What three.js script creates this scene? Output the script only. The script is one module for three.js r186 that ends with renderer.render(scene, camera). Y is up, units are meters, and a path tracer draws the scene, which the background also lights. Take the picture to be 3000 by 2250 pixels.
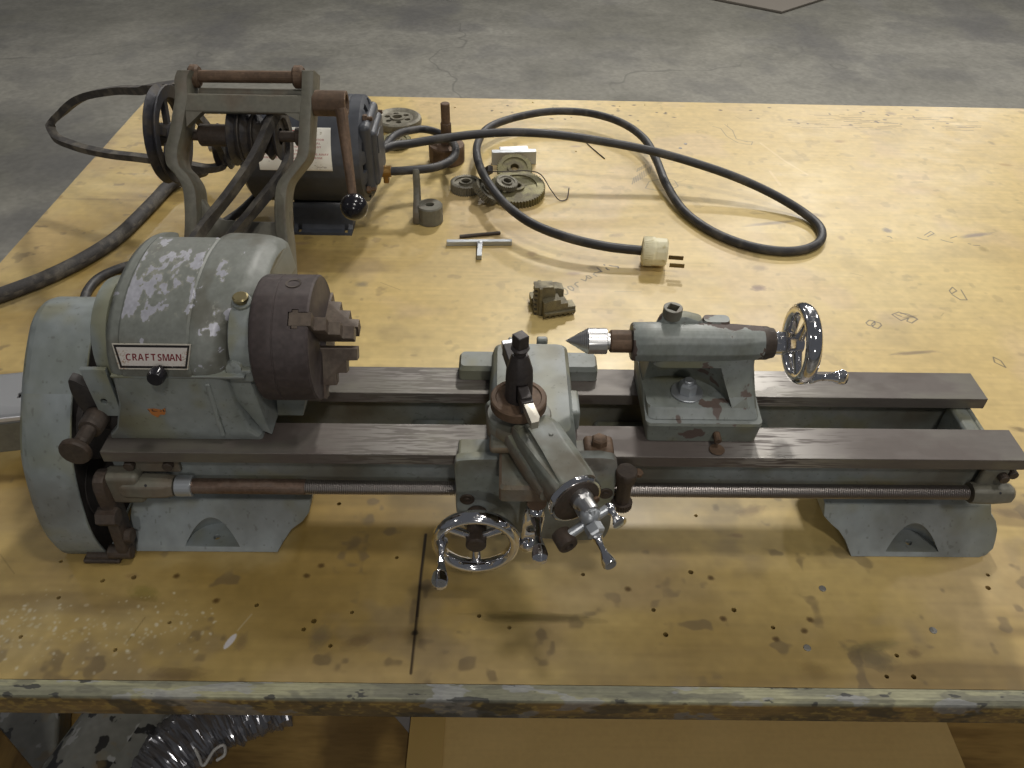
import * as THREE from 'three';
import { RoundedBoxGeometry } from 'three/addons/geometries/RoundedBoxGeometry.js';
import { mergeGeometries, toCreasedNormals } from 'three/addons/utils/BufferGeometryUtils.js';
import { RectAreaLightUniformsLib } from 'three/addons/lights/RectAreaLightUniformsLib.js';
import { Brush, Evaluator, SUBTRACTION } from 'three-bvh-csg';

// ------------------------------------------------------------------ camera, light, exposure
const W = 1024, H = 768;
const scene = new THREE.Scene();
const camera = new THREE.PerspectiveCamera(51.1, W / H, 0.02, 60);
camera.position.set(0, 0.6012, 0);
camera.rotation.order = 'YXZ';
camera.rotation.set(-0.71263, -0.01392, 0.02404);
scene.background = new THREE.Color().setRGB(0.055, 0.057, 0.062);
const renderer = new THREE.WebGLRenderer({ antialias: true });
renderer.setSize(W, H);
renderer.toneMapping = THREE.LinearToneMapping;
renderer.toneMappingExposure = 1.38;
renderer.shadowMap.enabled = true;
RectAreaLightUniformsLib.init();
// hall lamps in rows under a high ceiling, plus front lamps added as fill for upright faces; the far rows reach the bench at a low angle
const LAMPS = [[0.5, 3.2, -8.0, 110], [0.7, 3.2, -3.9, 225], [4.6, 3.2, -8.0, 110], [-3.8, 3.2, -8.0, 60], [4.6, 3.2, -3.8, 95], [-3.8, 3.2, -3.8, 22], [0.9, 3.2, -0.4, 62], [4.6, 3.2, -0.4, 45], [-3.8, 3.2, 1.2, 16], [0.7, 3.2, 8.6, 230], [0.7, 3.2, 1.7, 70]];
for (const [x, y, z, power] of LAMPS) {
  const l = new THREE.RectAreaLight(new THREE.Color(1.0, 0.965, 0.905), power, 0.3, 0.3);
  l.position.set(x, y, z); l.lookAt(0.1, 0, -0.8); scene.add(l);
}
{ const l = new THREE.RectAreaLight(new THREE.Color(1.0, 0.965, 0.905), 190, 0.3, 0.3); l.position.set(2.4, 3.2, -6.2); l.lookAt(2.2, -0.9, -5.0); scene.add(l); }  // added unseen lamp that brightens the floor at the far right

// ------------------------------------------------------------------ noise and textures
function rng(seed) { let s = seed >>> 0; return () => { s = (s + 0x6D2B79F5) | 0; let t = Math.imul(s ^ (s >>> 15), 1 | s); t = (t + Math.imul(t ^ (t >>> 7), 61 | t)) ^ t; return ((t ^ (t >>> 14)) >>> 0) / 4294967296; }; }
const R = rng(20240);
const hash = (x, y, s) => { let h = Math.imul(x, 374761393) + Math.imul(y, 668265263) + Math.imul(s, 1274126177); h = Math.imul(h ^ (h >>> 13), 1274126177); return ((h ^ (h >>> 16)) >>> 0) / 4294967296; };
function vnoise(x, y, px, py, s) {
  const xi = Math.floor(x), yi = Math.floor(y); let fx = x - xi, fy = y - yi;
  fx = fx * fx * (3 - 2 * fx); fy = fy * fy * (3 - 2 * fy);
  const w = (a, p) => ((a % p) + p) % p, x0 = w(xi, px), x1 = w(xi + 1, px), y0 = w(yi, py), y1 = w(yi + 1, py);
  const a = hash(x0, y0, s), b = hash(x1, y0, s), c = hash(x0, y1, s), d = hash(x1, y1, s);
  return a + (b - a) * fx + (c - a) * fy + (a - b - c + d) * fx * fy;
}
// fbm over u, v in 0..1, tiling; fx, fy are the cells of the first octave
function fbm(u, v, fx, fy, oct, s) { let a = 0, k = 0.5, t = 0; for (let i = 0; i < oct; i++) { a += k * vnoise(u * fx, v * fy, fx, fy, s + i); t += k; k *= 0.5; fx *= 2; fy *= 2; } return a / t; }
const sst = (a, b, x) => { const t = Math.min(1, Math.max(0, (x - a) / (b - a))); return t * t * (3 - 2 * t); };
const mixc = (a, b, t) => [a[0] + (b[0] - a[0]) * t, a[1] + (b[1] - a[1]) * t, a[2] + (b[2] - a[2]) * t];
const toS = c => { c = Math.max(0, Math.min(1, c)); return Math.round(255 * (c <= 0.0031308 ? 12.92 * c : 1.055 * Math.pow(c, 1 / 2.4) - 0.055)); };
// fn(u, v) returns [r, g, b, roughness] in linear values
function texPair(w, h, fn, wrap = THREE.RepeatWrapping) {
  const c = new Uint8Array(w * h * 4), r = new Uint8Array(w * h * 4);
  for (let j = 0; j < h; j++) for (let i = 0; i < w; i++) {
    const p = fn((i + 0.5) / w, (j + 0.5) / h), o = (j * w + i) * 4;
    c[o] = toS(p[0]); c[o + 1] = toS(p[1]); c[o + 2] = toS(p[2]); c[o + 3] = 255;
    const q = Math.round(255 * Math.max(0, Math.min(1, p[3] ?? 0.5))), m = Math.round(255 * (p[4] ?? 0)); r[o] = 255; r[o + 1] = q; r[o + 2] = m; r[o + 3] = 255;
  }
  const mk = (d, srgb) => { const t = new THREE.DataTexture(d, w, h); t.wrapS = t.wrapT = wrap; t.magFilter = THREE.LinearFilter; t.minFilter = THREE.LinearMipmapLinearFilter; t.generateMipmaps = true; if (srgb) t.colorSpace = THREE.SRGBColorSpace; t.needsUpdate = true; return t; };
  return [mk(c, true), mk(r, false)];
}
function matTex(size, tile, fn, opt = {}) {   // tile = metres that one repeat covers (geometry uv is in metres)
  const [m, r] = texPair(size, size, fn);
  m.repeat.set(1 / tile, 1 / tile); r.repeat.set(1 / tile, 1 / tile);
  return new THREE.MeshStandardMaterial({ map: m, roughnessMap: r, roughness: 1, metalnessMap: opt.metal ? r : null, metalness: opt.metal ? 1 : 0, ...(opt.more || {}) });
}
const PAINT = [0.175, 0.19, 0.165], PAINTB = [0.222, 0.242, 0.235], RUST = [0.12, 0.06, 0.028], GRIME = [0.07, 0.055, 0.03], PRIMER = [0.105, 0.075, 0.062], BARE = [0.42, 0.42, 0.43];
function paintFn(o) {
  return (u, v) => {
    const n = fbm(u, v, 5, 5, 4, o.s), f = fbm(u, v, 40, 40, 3, o.s + 20), g = fbm(u, v, 4, 4, 5, o.s + 40), ch = fbm(u, v, 9, 9, 5, o.s + 60), y = fbm(u, v, 7, 7, 3, o.s + 80);
    let c = mixc(PAINT, PAINTB, sst(0.3, 0.7, n)); c = c.map((q, k) => q * (0.86 + 0.28 * f) * (o.tint ? o.tint[k] : 1));
    c = mixc(c, [0.19, 0.175, 0.075], 0.5 * sst(0.52, 0.75, y));
    c = mixc(c, GRIME, o.grime * sst(0.5 - 0.1 * o.grime, 0.78, g));
    let rough = 0.38 + 0.3 * g;
    const rr = fbm(u, v, 3, 3, 5, o.s + 100); const rm = (o.rust || 0) * sst(0.62 - 0.18 * (o.rust || 0), 0.72, rr); c = mixc(c, mixc(RUST, [0.16, 0.1, 0.05], f), rm); rough = rough + (0.8 - rough) * rm;
    if (o.chip) { const k = sst(1 - o.chip, 1 - o.chip + 0.025, ch); c = mixc(c, o.chipc || PRIMER, k); rough = rough * (1 - k) + 0.6 * k; }
    const sp = fbm(u, v, 90, 90, 2, o.s + 120); c = mixc(c, [0.05, 0.045, 0.03], 0.35 * sst(0.76, 0.86, sp));
    return [...c, rough, 0];
  };
}
const M = {};
M.paint = matTex(512, 0.26, paintFn({ s: 1, grime: 0.62, rust: 0.18 }));
M.paintGuard = matTex(512, 0.3, paintFn({ s: 201, grime: 0.5, rust: 0.1, tint: [1.04, 1.06, 1.12] }));
M.paintLeg = matTex(512, 0.3, paintFn({ s: 251, grime: 0.4, rust: 0.1, tint: [1.3, 1.33, 1.42] }));
M.paintHead = matTex(512, 0.26, paintFn({ s: 911, grime: 0.9, rust: 0.25 }));
M.paintDirty = matTex(512, 0.2, paintFn({ s: 401, grime: 0.95, rust: 0.78 }));
M.paintTail = matTex(512, 0.2, paintFn({ s: 605, grime: 0.4, rust: 0.1, chip: 0.318 }));
M.paintApron = matTex(512, 0.2, paintFn({ s: 811, grime: 0.75, rust: 0.4 }));
const flat = (c, r, m = 0) => new THREE.MeshStandardMaterial({ color: new THREE.Color().setRGB(...c), roughness: r, metalness: m });
const rustFn = (base, spot, s, r0, metal) => (u, v) => { const n = fbm(u, v, 6, 6, 5, s), f = fbm(u, v, 50, 50, 2, s + 9); const c = mixc(base, spot, sst(0.38, 0.68, n)).map(q => q * (0.75 + 0.5 * f)); return [...c, r0 + 0.3 * n, metal * (1 - 0.8 * sst(0.4, 0.62, n))]; };
M.rust = matTex(256, 0.12, rustFn([0.15, 0.095, 0.06], [0.085, 0.05, 0.028], 31, 0.5, 0.35), { metal: true });
M.rustDark = matTex(256, 0.1, rustFn([0.07, 0.055, 0.045], [0.05, 0.033, 0.022], 47, 0.45, 0.4), { metal: true });
M.jaw = matTex(256, 0.1, rustFn([0.125, 0.098, 0.075], [0.08, 0.056, 0.04], 33, 0.42, 0.4), { metal: true });
M.oilyShade = matTex(256, 0.12, rustFn([0.028, 0.023, 0.021], [0.016, 0.013, 0.012], 41, 0.55, 0.1), { metal: true });  // greasy metal, colour kept near black so the guard gap reads as shaded
M.iron = matTex(256, 0.14, rustFn([0.075, 0.06, 0.058], [0.05, 0.037, 0.035], 61, 0.45, 0.4), { metal: true });   // chuck
M.casting = matTex(512, 0.2, (u, v) => { const n = fbm(u, v, 6, 6, 4, 71), f = fbm(u, v, 60, 60, 2, 75), y = fbm(u, v, 5, 5, 3, 79); let c = mixc([0.15, 0.142, 0.105], [0.115, 0.108, 0.088], n).map(q => q * (0.85 + 0.3 * f)); c = mixc(c, RUST, 0.35 * sst(0.58, 0.78, y)); return [...c, 0.45 + 0.2 * n]; });
M.brownGear = matTex(256, 0.09, rustFn([0.2, 0.18, 0.085], [0.13, 0.108, 0.055], 91, 0.4, 0.4), { metal: true });
M.greyGear = matTex(256, 0.09, rustFn([0.2, 0.185, 0.14], [0.13, 0.115, 0.08], 95, 0.45, 0.3), { metal: true });
M.jawLoose = matTex(256, 0.06, rustFn([0.2, 0.175, 0.11], [0.13, 0.11, 0.065], 99, 0.45, 0.4), { metal: true });
M.ways = (() => { // ground ways: streaks run along the bed, uv in metres with u along x
  const [m, r] = texPair(1024, 256, (u, v) => {
    const st = fbm(u, v, 44, 80, 3, 131), n = fbm(u, v, 9, 3, 5, 137), b = fbm(u, v, 10, 3, 5, 141), p = fbm(u, v, 5, 3, 3, 149), sc = fbm(u, v, 10, 220, 2, 153), sp = fbm(u, v, 150, 24, 3, 157), oil = fbm(u, v, 12, 5, 5, 161);
    let c = mixc([0.095, 0.082, 0.074], [0.155, 0.14, 0.12], sst(0.35, 0.65, st) * 0.12 + 0.55 * n);
    const br = sst(0.42, 0.62, b); c = mixc(c, [0.088, 0.068, 0.06], 0.7 * br);
    c = mixc(c, [0.17, 0.16, 0.125], 0.5 * sst(0.45, 0.7, oil) * (1 - br));
    c = c.map(q => q * (0.94 + 0.12 * sp)); 
    const pol = 0.95 * Math.exp(-Math.pow((u - 0.31) / 0.055, 2)) * sst(0.4, 0.55, 0.5 * p + 0.5 * st) + 0.5 * Math.exp(-Math.pow((u - 0.9) / 0.06, 2)) * sst(0.45, 0.58, st);
    c = mixc(c, [0.5, 0.48, 0.45], 0.6 * pol);
    return [...c, 0.5 - 0.16 * pol + 0.14 * br - 0.1 * sst(0.5, 0.6, oil), 0.3 - 0.2 * br + 0.3 * pol];
  });
  m.repeat.set(1 / 0.75, 1 / 0.11); r.repeat.set(1 / 0.75, 1 / 0.11);
  return new THREE.MeshStandardMaterial({ map: m, roughnessMap: r, metalnessMap: r, roughness: 1, metalness: 1 });
})();
M.chrome = matTex(256, 0.06, (u, v) => { const n = fbm(u, v, 6, 6, 5, 251), p = fbm(u, v, 40, 40, 2, 255); const k = sst(0.72, 0.8, p); return [...mixc([0.8, 0.79, 0.81], [0.45, 0.4, 0.35], 0.5 * k), 0.05 + 0.14 * sst(0.45, 0.75, n) + 0.2 * k, 1]; }, { metal: true });
M.steel = new THREE.MeshStandardMaterial({ color: new THREE.Color().setRGB(0.62, 0.61, 0.6), metalness: 1, roughness: 0.3 });
M.turned = new THREE.MeshPhysicalMaterial({ color: new THREE.Color().setRGB(0.7, 0.69, 0.68), metalness: 1, roughness: 0.28 });
M.screw = new THREE.MeshStandardMaterial({ color: new THREE.Color().setRGB(0.34, 0.31, 0.29), metalness: 0.9, roughness: 0.33 });
M.copperRod = matTex(256, 0.1, rustFn([0.17, 0.115, 0.085], [0.11, 0.075, 0.055], 161, 0.3, 0.7), { metal: true });
M.brass = flat([0.3, 0.25, 0.13], 0.38, 0.8);
M.zinc = flat([0.42, 0.44, 0.46], 0.38, 0.7);
M.steelDull = flat([0.2, 0.19, 0.17], 0.5, 0.5);
M.dark = flat([0.018, 0.017, 0.018], 0.6);
M.blackKnob = flat([0.012, 0.011, 0.014], 0.18);
M.toolDark = matTex(256, 0.08, rustFn([0.05, 0.043, 0.042], [0.03, 0.024, 0.022], 171, 0.38, 0.4), { metal: true });
M.toolBit = flat([0.46, 0.43, 0.37], 0.42, 0.7);
M.bright = flat([0.62, 0.62, 0.65], 0.36, 0.5);
M.motor = matTex(256, 0.2, (u, v) => { const n = fbm(u, v, 5, 5, 4, 181), f = fbm(u, v, 30, 30, 2, 185); return [...mixc([0.042, 0.046, 0.058], [0.07, 0.074, 0.084], n).map(q => q * (0.85 + 0.3 * f)), 0.33 + 0.25 * n]; });
M.cable = matTex(256, 0.12, (u, v) => { const n = fbm(u, v, 8, 8, 4, 191), f = fbm(u, v, 50, 50, 2, 195); return [...mixc([0.022, 0.021, 0.023], [0.06, 0.055, 0.05], sst(0.5, 0.8, n)).map(q => q * (0.8 + 0.4 * f)), 0.42 + 0.2 * n]; });
M.belt = matTex(256, 0.1, (u, v) => { const n = fbm(u, v, 8, 8, 4, 211), f = fbm(u, v, 60, 60, 2, 215); return [...mixc([0.04, 0.036, 0.034], [0.11, 0.098, 0.08], sst(0.35, 0.75, n)).map(q => q * (0.75 + 0.5 * f)), 0.65 + 0.2 * n]; });
M.plug = matTex(256, 0.06, (u, v) => { const n = fbm(u, v, 6, 6, 4, 221); return [...mixc([0.74, 0.68, 0.46], [0.5, 0.42, 0.2], sst(0.55, 0.85, n)), 0.5]; });
M.pulley = matTex(256, 0.1, rustFn([0.035, 0.035, 0.042], [0.05, 0.04, 0.03], 231, 0.38, 0.3), { metal: true });

// ------------------------------------------------------------------ geometry helpers
function flipIf(g, det) { if (det >= 0) return g; const idx = g.index; if (idx) { const a = idx.array; for (let i = 0; i < a.length; i += 3) { const t = a[i]; a[i] = a[i + 1]; a[i + 1] = t; } } else for (const k of Object.keys(g.attributes)) { const at = g.attributes[k], s = at.itemSize, A = at.array; for (let i = 0; i < at.count; i += 3) for (let q = 0; q < s; q++) { const t = A[i * s + q]; A[i * s + q] = A[(i + 1) * s + q]; A[(i + 1) * s + q] = t; } } return g; }
function boxUV(g) { // uv in metres by the dominant axis of each face
  if (g.index) g = g.toNonIndexed();
  const p = g.attributes.position, uv = new Float32Array(p.count * 2), a = new THREE.Vector3(), b = new THREE.Vector3(), c = new THREE.Vector3(), n = new THREE.Vector3();
  for (let i = 0; i < p.count; i += 3) {
    a.fromBufferAttribute(p, i); b.fromBufferAttribute(p, i + 1); c.fromBufferAttribute(p, i + 2);
    n.copy(b).sub(a).cross(c.clone().sub(a)); const x = Math.abs(n.x), y = Math.abs(n.y), z = Math.abs(n.z);
    [a, b, c].forEach((q, k) => { const o = (i + k) * 2; if (y >= x && y >= z) { uv[o] = q.x; uv[o + 1] = q.z; } else if (z >= x) { uv[o] = q.x; uv[o + 1] = q.y; } else { uv[o] = q.z; uv[o + 1] = q.y; } });
  }
  g.setAttribute('uv', new THREE.BufferAttribute(uv, 2)); for (const k of Object.keys(g.attributes)) if (!['position', 'normal', 'uv'].includes(k)) g.deleteAttribute(k);
  return g;
}
const crease = (g, a = 0.6) => boxUV(toCreasedNormals(g, a));
const join = (...gs) => mergeGeometries(gs.flat().map(g => { if (g.index) g = g.toNonIndexed(); for (const k of Object.keys(g.attributes)) if (!['position', 'normal', 'uv'].includes(k)) g.deleteAttribute(k); g.morphAttributes = {}; return g; }), false);
const box = (x0, x1, y0, y1, z0, z1, r = 0.0015) => { const g = new RoundedBoxGeometry(x1 - x0, y1 - y0, z1 - z0, 2, Math.min(r, (x1 - x0) / 2.1, (y1 - y0) / 2.1, (z1 - z0) / 2.1)); g.translate((x0 + x1) / 2, (y0 + y1) / 2, (z0 + z1) / 2); return boxUV(g); };
const V = (x, y, z) => new THREE.Vector3(x, y, z);
const UPV = V(0, 1, 0);
function rev(pts, at, dir, seg = 32, cr = 0.5) { // profile [r, t]; t runs along dir from the point at
  const g = new THREE.LatheGeometry(pts.map(p => new THREE.Vector2(Math.max(p[0], 1e-5), p[1])), seg);
  g.applyQuaternion(new THREE.Quaternion().setFromUnitVectors(UPV, V(...dir).normalize())); g.translate(...at); return crease(g, cr);
}
const rod = (a, b, r, seg = 20, ch = 0.0006, r2 = r) => { const d = V(...b).sub(V(...a)), L = d.length(); return rev([[0, 0], [r - ch, 0], [r, ch], [r2, L - ch], [r2 - ch, L], [0, L]], a, d.toArray(), seg); };
const hexRod = (a, b, r, n = 6) => { const d = V(...b).sub(V(...a)), L = d.length(); const g = new THREE.CylinderGeometry(r, r, L * 0.82, n, 1).toNonIndexed(); g.translate(0, L * 0.41, 0); const c = new THREE.CylinderGeometry(r * 0.8, r, L * 0.18, n, 1).toNonIndexed(); c.translate(0, L * 0.91, 0); const m = join(g, c); m.applyQuaternion(new THREE.Quaternion().setFromUnitVectors(UPV, d.normalize())); m.translate(...a); m.computeVertexNormals(); return boxUV(m); };
function tube(pts, r, n = 120, seg = 14, closed = false, tension = 0.5) { const c = new THREE.CatmullRomCurve3(pts.map(p => V(...p)), closed, 'centripetal', tension); const g = new THREE.TubeGeometry(c, n, r, seg, closed); const L = c.getLength(), uv = g.attributes.uv; for (let i = 0; i < uv.count; i++) uv.setXY(i, uv.getX(i) * L, uv.getY(i) * 2 * Math.PI * r); const gs = [g.toNonIndexed()]; if (!closed) for (const t of [0, 1]) { const s = new THREE.SphereGeometry(r, 12, 8); s.scale(1, 1, 1); s.translate(...c.getPoint(t).toArray()); gs.push(boxUV(s)); } return join(gs); }
function ext(axis, poly, t0, t1, bev = 0, holes = []) { // axis x: poly is (z, y); y: (x, z); z: (x, y)
  const s = new THREE.Shape(poly.map(p => new THREE.Vector2(...p))); for (const h of holes) s.holes.push(new THREE.Path(h.map(p => new THREE.Vector2(...p))));
  const g = new THREE.ExtrudeGeometry(s, { depth: t1 - t0 - 2 * bev, bevelEnabled: bev > 0, bevelSize: bev, bevelThickness: bev, bevelOffset: -bev, bevelSegments: 2, curveSegments: 12, steps: 1 });
  g.translate(0, 0, bev + t0); const m = new THREE.Matrix4();
  if (axis === 'x') m.set(0, 0, 1, 0, 0, 1, 0, 0, 1, 0, 0, 0, 0, 0, 0, 1); else if (axis === 'y') m.set(1, 0, 0, 0, 0, 0, 1, 0, 0, 1, 0, 0, 0, 0, 0, 1);
  g.applyMatrix4(m); flipIf(g, m.determinant()); g.computeVertexNormals(); return crease(g, 0.5);
}
const circ = (cx, cy, r, n = 20, a0 = 0) => Array.from({ length: n }, (_, i) => [cx + r * Math.cos(a0 + i * 2 * Math.PI / n), cy + r * Math.sin(a0 + i * 2 * Math.PI / n)]);
function smooth(pts, n = 4) { const c = new THREE.CatmullRomCurve3(pts.map(p => V(p[0], p[1], 0)), true, 'centripetal'); return c.getPoints(pts.length * n).slice(0, -1).map(p => [p.x, p.y]); }
// loft of rounded rectangles; station = [t, u0, u1, v0, v1, r]; axis y: u = x, v = z; z: u = x, v = y; x: u = z, v = y
function rloft(axis, st, nc = 5, cr = 0.55) {
  const pos = [], idx = [], put = (u, v, t) => axis === 'y' ? pos.push(u, t, v) : axis === 'z' ? pos.push(u, v, t) : pos.push(t, v, u);
  const ring = 4 * (nc + 1);
  for (const [t, u0, u1, v0, v1, r0] of st) { const r = Math.min(r0, (u1 - u0) / 2.01, (v1 - v0) / 2.01); for (const [cx, cy, a] of [[u1 - r, v1 - r, 0], [u0 + r, v1 - r, 1], [u0 + r, v0 + r, 2], [u1 - r, v0 + r, 3]]) for (let k = 0; k <= nc; k++) { const q = (a + k / nc) * Math.PI / 2; put(cx + r * Math.cos(q), cy + r * Math.sin(q), t); } }
  for (let s = 0; s < st.length - 1; s++) for (let k = 0; k < ring; k++) { const a = s * ring + k, b = s * ring + (k + 1) % ring; idx.push(a, b, a + ring, b, b + ring, a + ring); }
  for (const s of [0, st.length - 1]) { const [t, u0, u1, v0, v1] = st[s], c = pos.length / 3; put((u0 + u1) / 2, (v0 + v1) / 2, t); for (let k = 0; k < ring; k++) { const a = s * ring + k, b = s * ring + (k + 1) % ring; s === 0 ? idx.push(c, b, a) : idx.push(c, a, b); } }
  const g = new THREE.BufferGeometry(); g.setAttribute('position', new THREE.Float32BufferAttribute(pos, 3)); g.setIndex(idx); g.computeVertexNormals();
  // orientation: make the signed volume positive
  let vol = 0; const A = V(), B = V(), C = V(); for (let i = 0; i < idx.length; i += 3) { A.fromArray(pos, idx[i] * 3); B.fromArray(pos, idx[i + 1] * 3); C.fromArray(pos, idx[i + 2] * 3); vol += A.dot(B.cross(C)); }
  if (vol < 0) { flipIf(g, -1); }
  g.computeVertexNormals(); return crease(g, cr);
}
// loft of arbitrary closed rings (arrays of [x, y, z], equal counts), capped
function ringLoft(rings, cr = 0.6, cap = true) {
  const pos = [], idx = [], n = rings[0].length; rings.forEach(r => r.forEach(p => pos.push(...p)));
  for (let s = 0; s < rings.length - 1; s++) for (let k = 0; k < n; k++) { const a = s * n + k, b = s * n + (k + 1) % n; idx.push(a, b, a + n, b, b + n, a + n); }
  if (cap) for (const s of [0, rings.length - 1]) { const c = pos.length / 3, m = [0, 0, 0]; rings[s].forEach(p => { for (let q = 0; q < 3; q++) m[q] += p[q] / n; }); pos.push(...m); for (let k = 0; k < n; k++) { const a = s * n + k, b = s * n + (k + 1) % n; s === 0 ? idx.push(c, b, a) : idx.push(c, a, b); } }
  const g = new THREE.BufferGeometry(); g.setAttribute('position', new THREE.Float32BufferAttribute(pos, 3)); g.setIndex(idx);
  let vol = 0; const A = V(), B = V(), C = V(); for (let i = 0; i < idx.length; i += 3) { A.fromArray(pos, idx[i] * 3); B.fromArray(pos, idx[i + 1] * 3); C.fromArray(pos, idx[i + 2] * 3); vol += A.dot(B.cross(C)); }
  if (vol < 0) flipIf(g, -1); g.computeVertexNormals(); return crease(g, cr);
}
const csg = new Evaluator(); csg.useGroups = false; csg.attributes = ['position', 'normal', 'uv'];
function cut(g, ...tools) { let b = new Brush(g); b.updateMatrixWorld(); for (const t of tools) { const c = new Brush(t); c.updateMatrixWorld(); b = csg.evaluate(b, c, SUBTRACTION); } return crease(b.geometry, 0.5); }
const torus = (R0, r, at, dir, sy = 1) => { const g = new THREE.TorusGeometry(R0, r, 18, 64); g.scale(1, 1, sy); g.applyQuaternion(new THREE.Quaternion().setFromUnitVectors(V(0, 0, 1), V(...dir).normalize())); g.translate(...at); return boxUV(g); };
const ball = (at, r, s = [1, 1, 1]) => { const g = new THREE.SphereGeometry(r, 28, 20); g.scale(...s); g.translate(...at); return boxUV(g); };
// turned machine handle: slim neck at the root, swelling to a ball end
const handleG = (a, b, r) => { const d = V(...b).sub(V(...a)), L = d.length(); const P = [[0, 0], [r * 0.72, 0], [r * 0.78, L * 0.03], [r * 0.74, L * 0.1], [r * 0.5, L * 0.22], [r * 0.42, L * 0.38], [r * 0.5, L * 0.52], [r * 0.74, L * 0.66], [r * 0.96, L * 0.8], [r, L * 0.87], [r * 0.93, L * 0.925], [r * 0.76, L * 0.962], [r * 0.48, L * 0.987], [r * 0.2, L * 0.998], [0, L]]; const c = new THREE.CatmullRomCurve3(P.map(p => V(p[0], p[1], 0)), false, 'centripetal'); return rev(c.getPoints(48).map(p => [p.x, p.y]), a, d.toArray(), 24, 1.2); };

// ------------------------------------------------------------------ scene-graph helpers
const counts = {};
const numbered = n => { const k = counts[n] = (counts[n] ?? -1) + 1; return k ? `${n}_${String(k).padStart(3, '0')}` : n; };
function thing(name, label, category, pos = [0, 0, 0], group) { const o = new THREE.Group(); o.name = numbered(name); o.position.set(...pos); o.userData = { label, category }; if (group) o.userData.group = group; scene.add(o); return o; }
function part(parent, name, geo, mat, label) { const m = new THREE.Mesh(geo, mat); m.name = name; m.castShadow = m.receiveShadow = true; if (label) m.userData.label = label; parent.add(m); return m; }
function solo(name, label, category, geo, mat, group) { const m = new THREE.Mesh(geo, mat); m.name = numbered(name); m.castShadow = m.receiveShadow = true; m.userData = { label, category }; if (group) m.userData.group = group; scene.add(m); return m; }

// ------------------------------------------------------------------ the floor
{
  const [m, r] = texPair(1536, 1536, (u, v) => {
    const n = fbm(u, v, 4, 5, 5, 301), f = fbm(u, v, 60, 60, 3, 305), st = fbm(u, v, 5, 22, 4, 309), g = fbm(u, v, 6, 6, 5, 313), pl = fbm(u, v, 3, 3, 4, 317);
    let c = mixc([0.155, 0.15, 0.125], [0.24, 0.231, 0.2], sst(0.3, 0.7, n)); c = c.map(q => q * (0.86 + 0.28 * f) * (0.84 + 0.32 * st));
    c = mixc(c, [0.115, 0.112, 0.107], 0.55 * sst(0.58, 0.74, g)); c = mixc(c, [0.31, 0.295, 0.25], 0.4 * sst(0.55, 0.7, pl));
    const cr = 1 - Math.abs(fbm(u, v, 3, 3, 5, 321) - 0.5) / 0.006, gr = fbm(u, v, 200, 200, 2, 325), bl = fbm(u, v, 14, 14, 5, 329); c = c.map(q => q * (0.82 + 0.36 * gr)); c = mixc(c, [0.07, 0.068, 0.06], 0.5 * Math.max(0, cr) * sst(0.45, 0.6, n)); c = mixc(c, [0.085, 0.085, 0.09], 0.3 * sst(0.54, 0.74, bl));
    return [...c, 0.62 - 0.2 * n];
  });
  m.repeat.set(1 / 3.4, 1 / 3.4); r.repeat.set(1 / 3.4, 1 / 3.4); m.offset.set(0.31, 0.12); r.offset.set(0.31, 0.12);
  const g = boxUV(new THREE.BoxGeometry(40, 0.1, 40)); g.translate(0, -0.95, -12);
  const f = new THREE.Mesh(boxUV(g), new THREE.MeshStandardMaterial({ map: m, roughnessMap: r, roughness: 1 }));
  f.name = 'floor'; f.receiveShadow = true; f.userData.kind = 'structure'; scene.add(f);
}

// ------------------------------------------------------------------ the workbench
const HOLES = [[-0.396, -0.442], [-0.351, -0.422], [-0.325, -0.426], [-0.382, -0.404], [-0.279, -0.381], [-0.397, -0.366], [-0.315, -0.355], [-0.21, -0.399], [-0.165, -0.376], [-0.158, -0.384], [-0.127, -0.393], [-0.14, -0.361], [-0.095, -0.451], [-0.018, -0.391], [0.008, -0.38], [0.172, -0.439], [0.133, -0.399], [0.203, -0.4], [0.14, -0.375], [0.315, -0.339], [0.337, -0.339], [0.074, -0.435], [0.443, -0.44], [0.437, -0.426], [0.33, -0.358], [0.048, -1.527], [0.215, -1.516], [0.264, -1.524], [-0.1, -1.494], [0.119, -1.313], [0.188, -0.505], [-0.158, -0.514], [0.233, -0.383]];
const DENTS = [[-0.288, -0.428], [-0.162, -0.441], [-0.173, -0.43], [-0.246, -0.403], [0.189, -0.433], [0.113, -0.42], [0.192, -0.391], [0.267, -0.391], [0.259, -0.38], [0.233, -0.372]];
const SCREWS = [[0.287, -0.423], [0.257, -0.364], [0.37, -0.382], [0.315, -1.351], [0.303, -1.333]];
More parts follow.
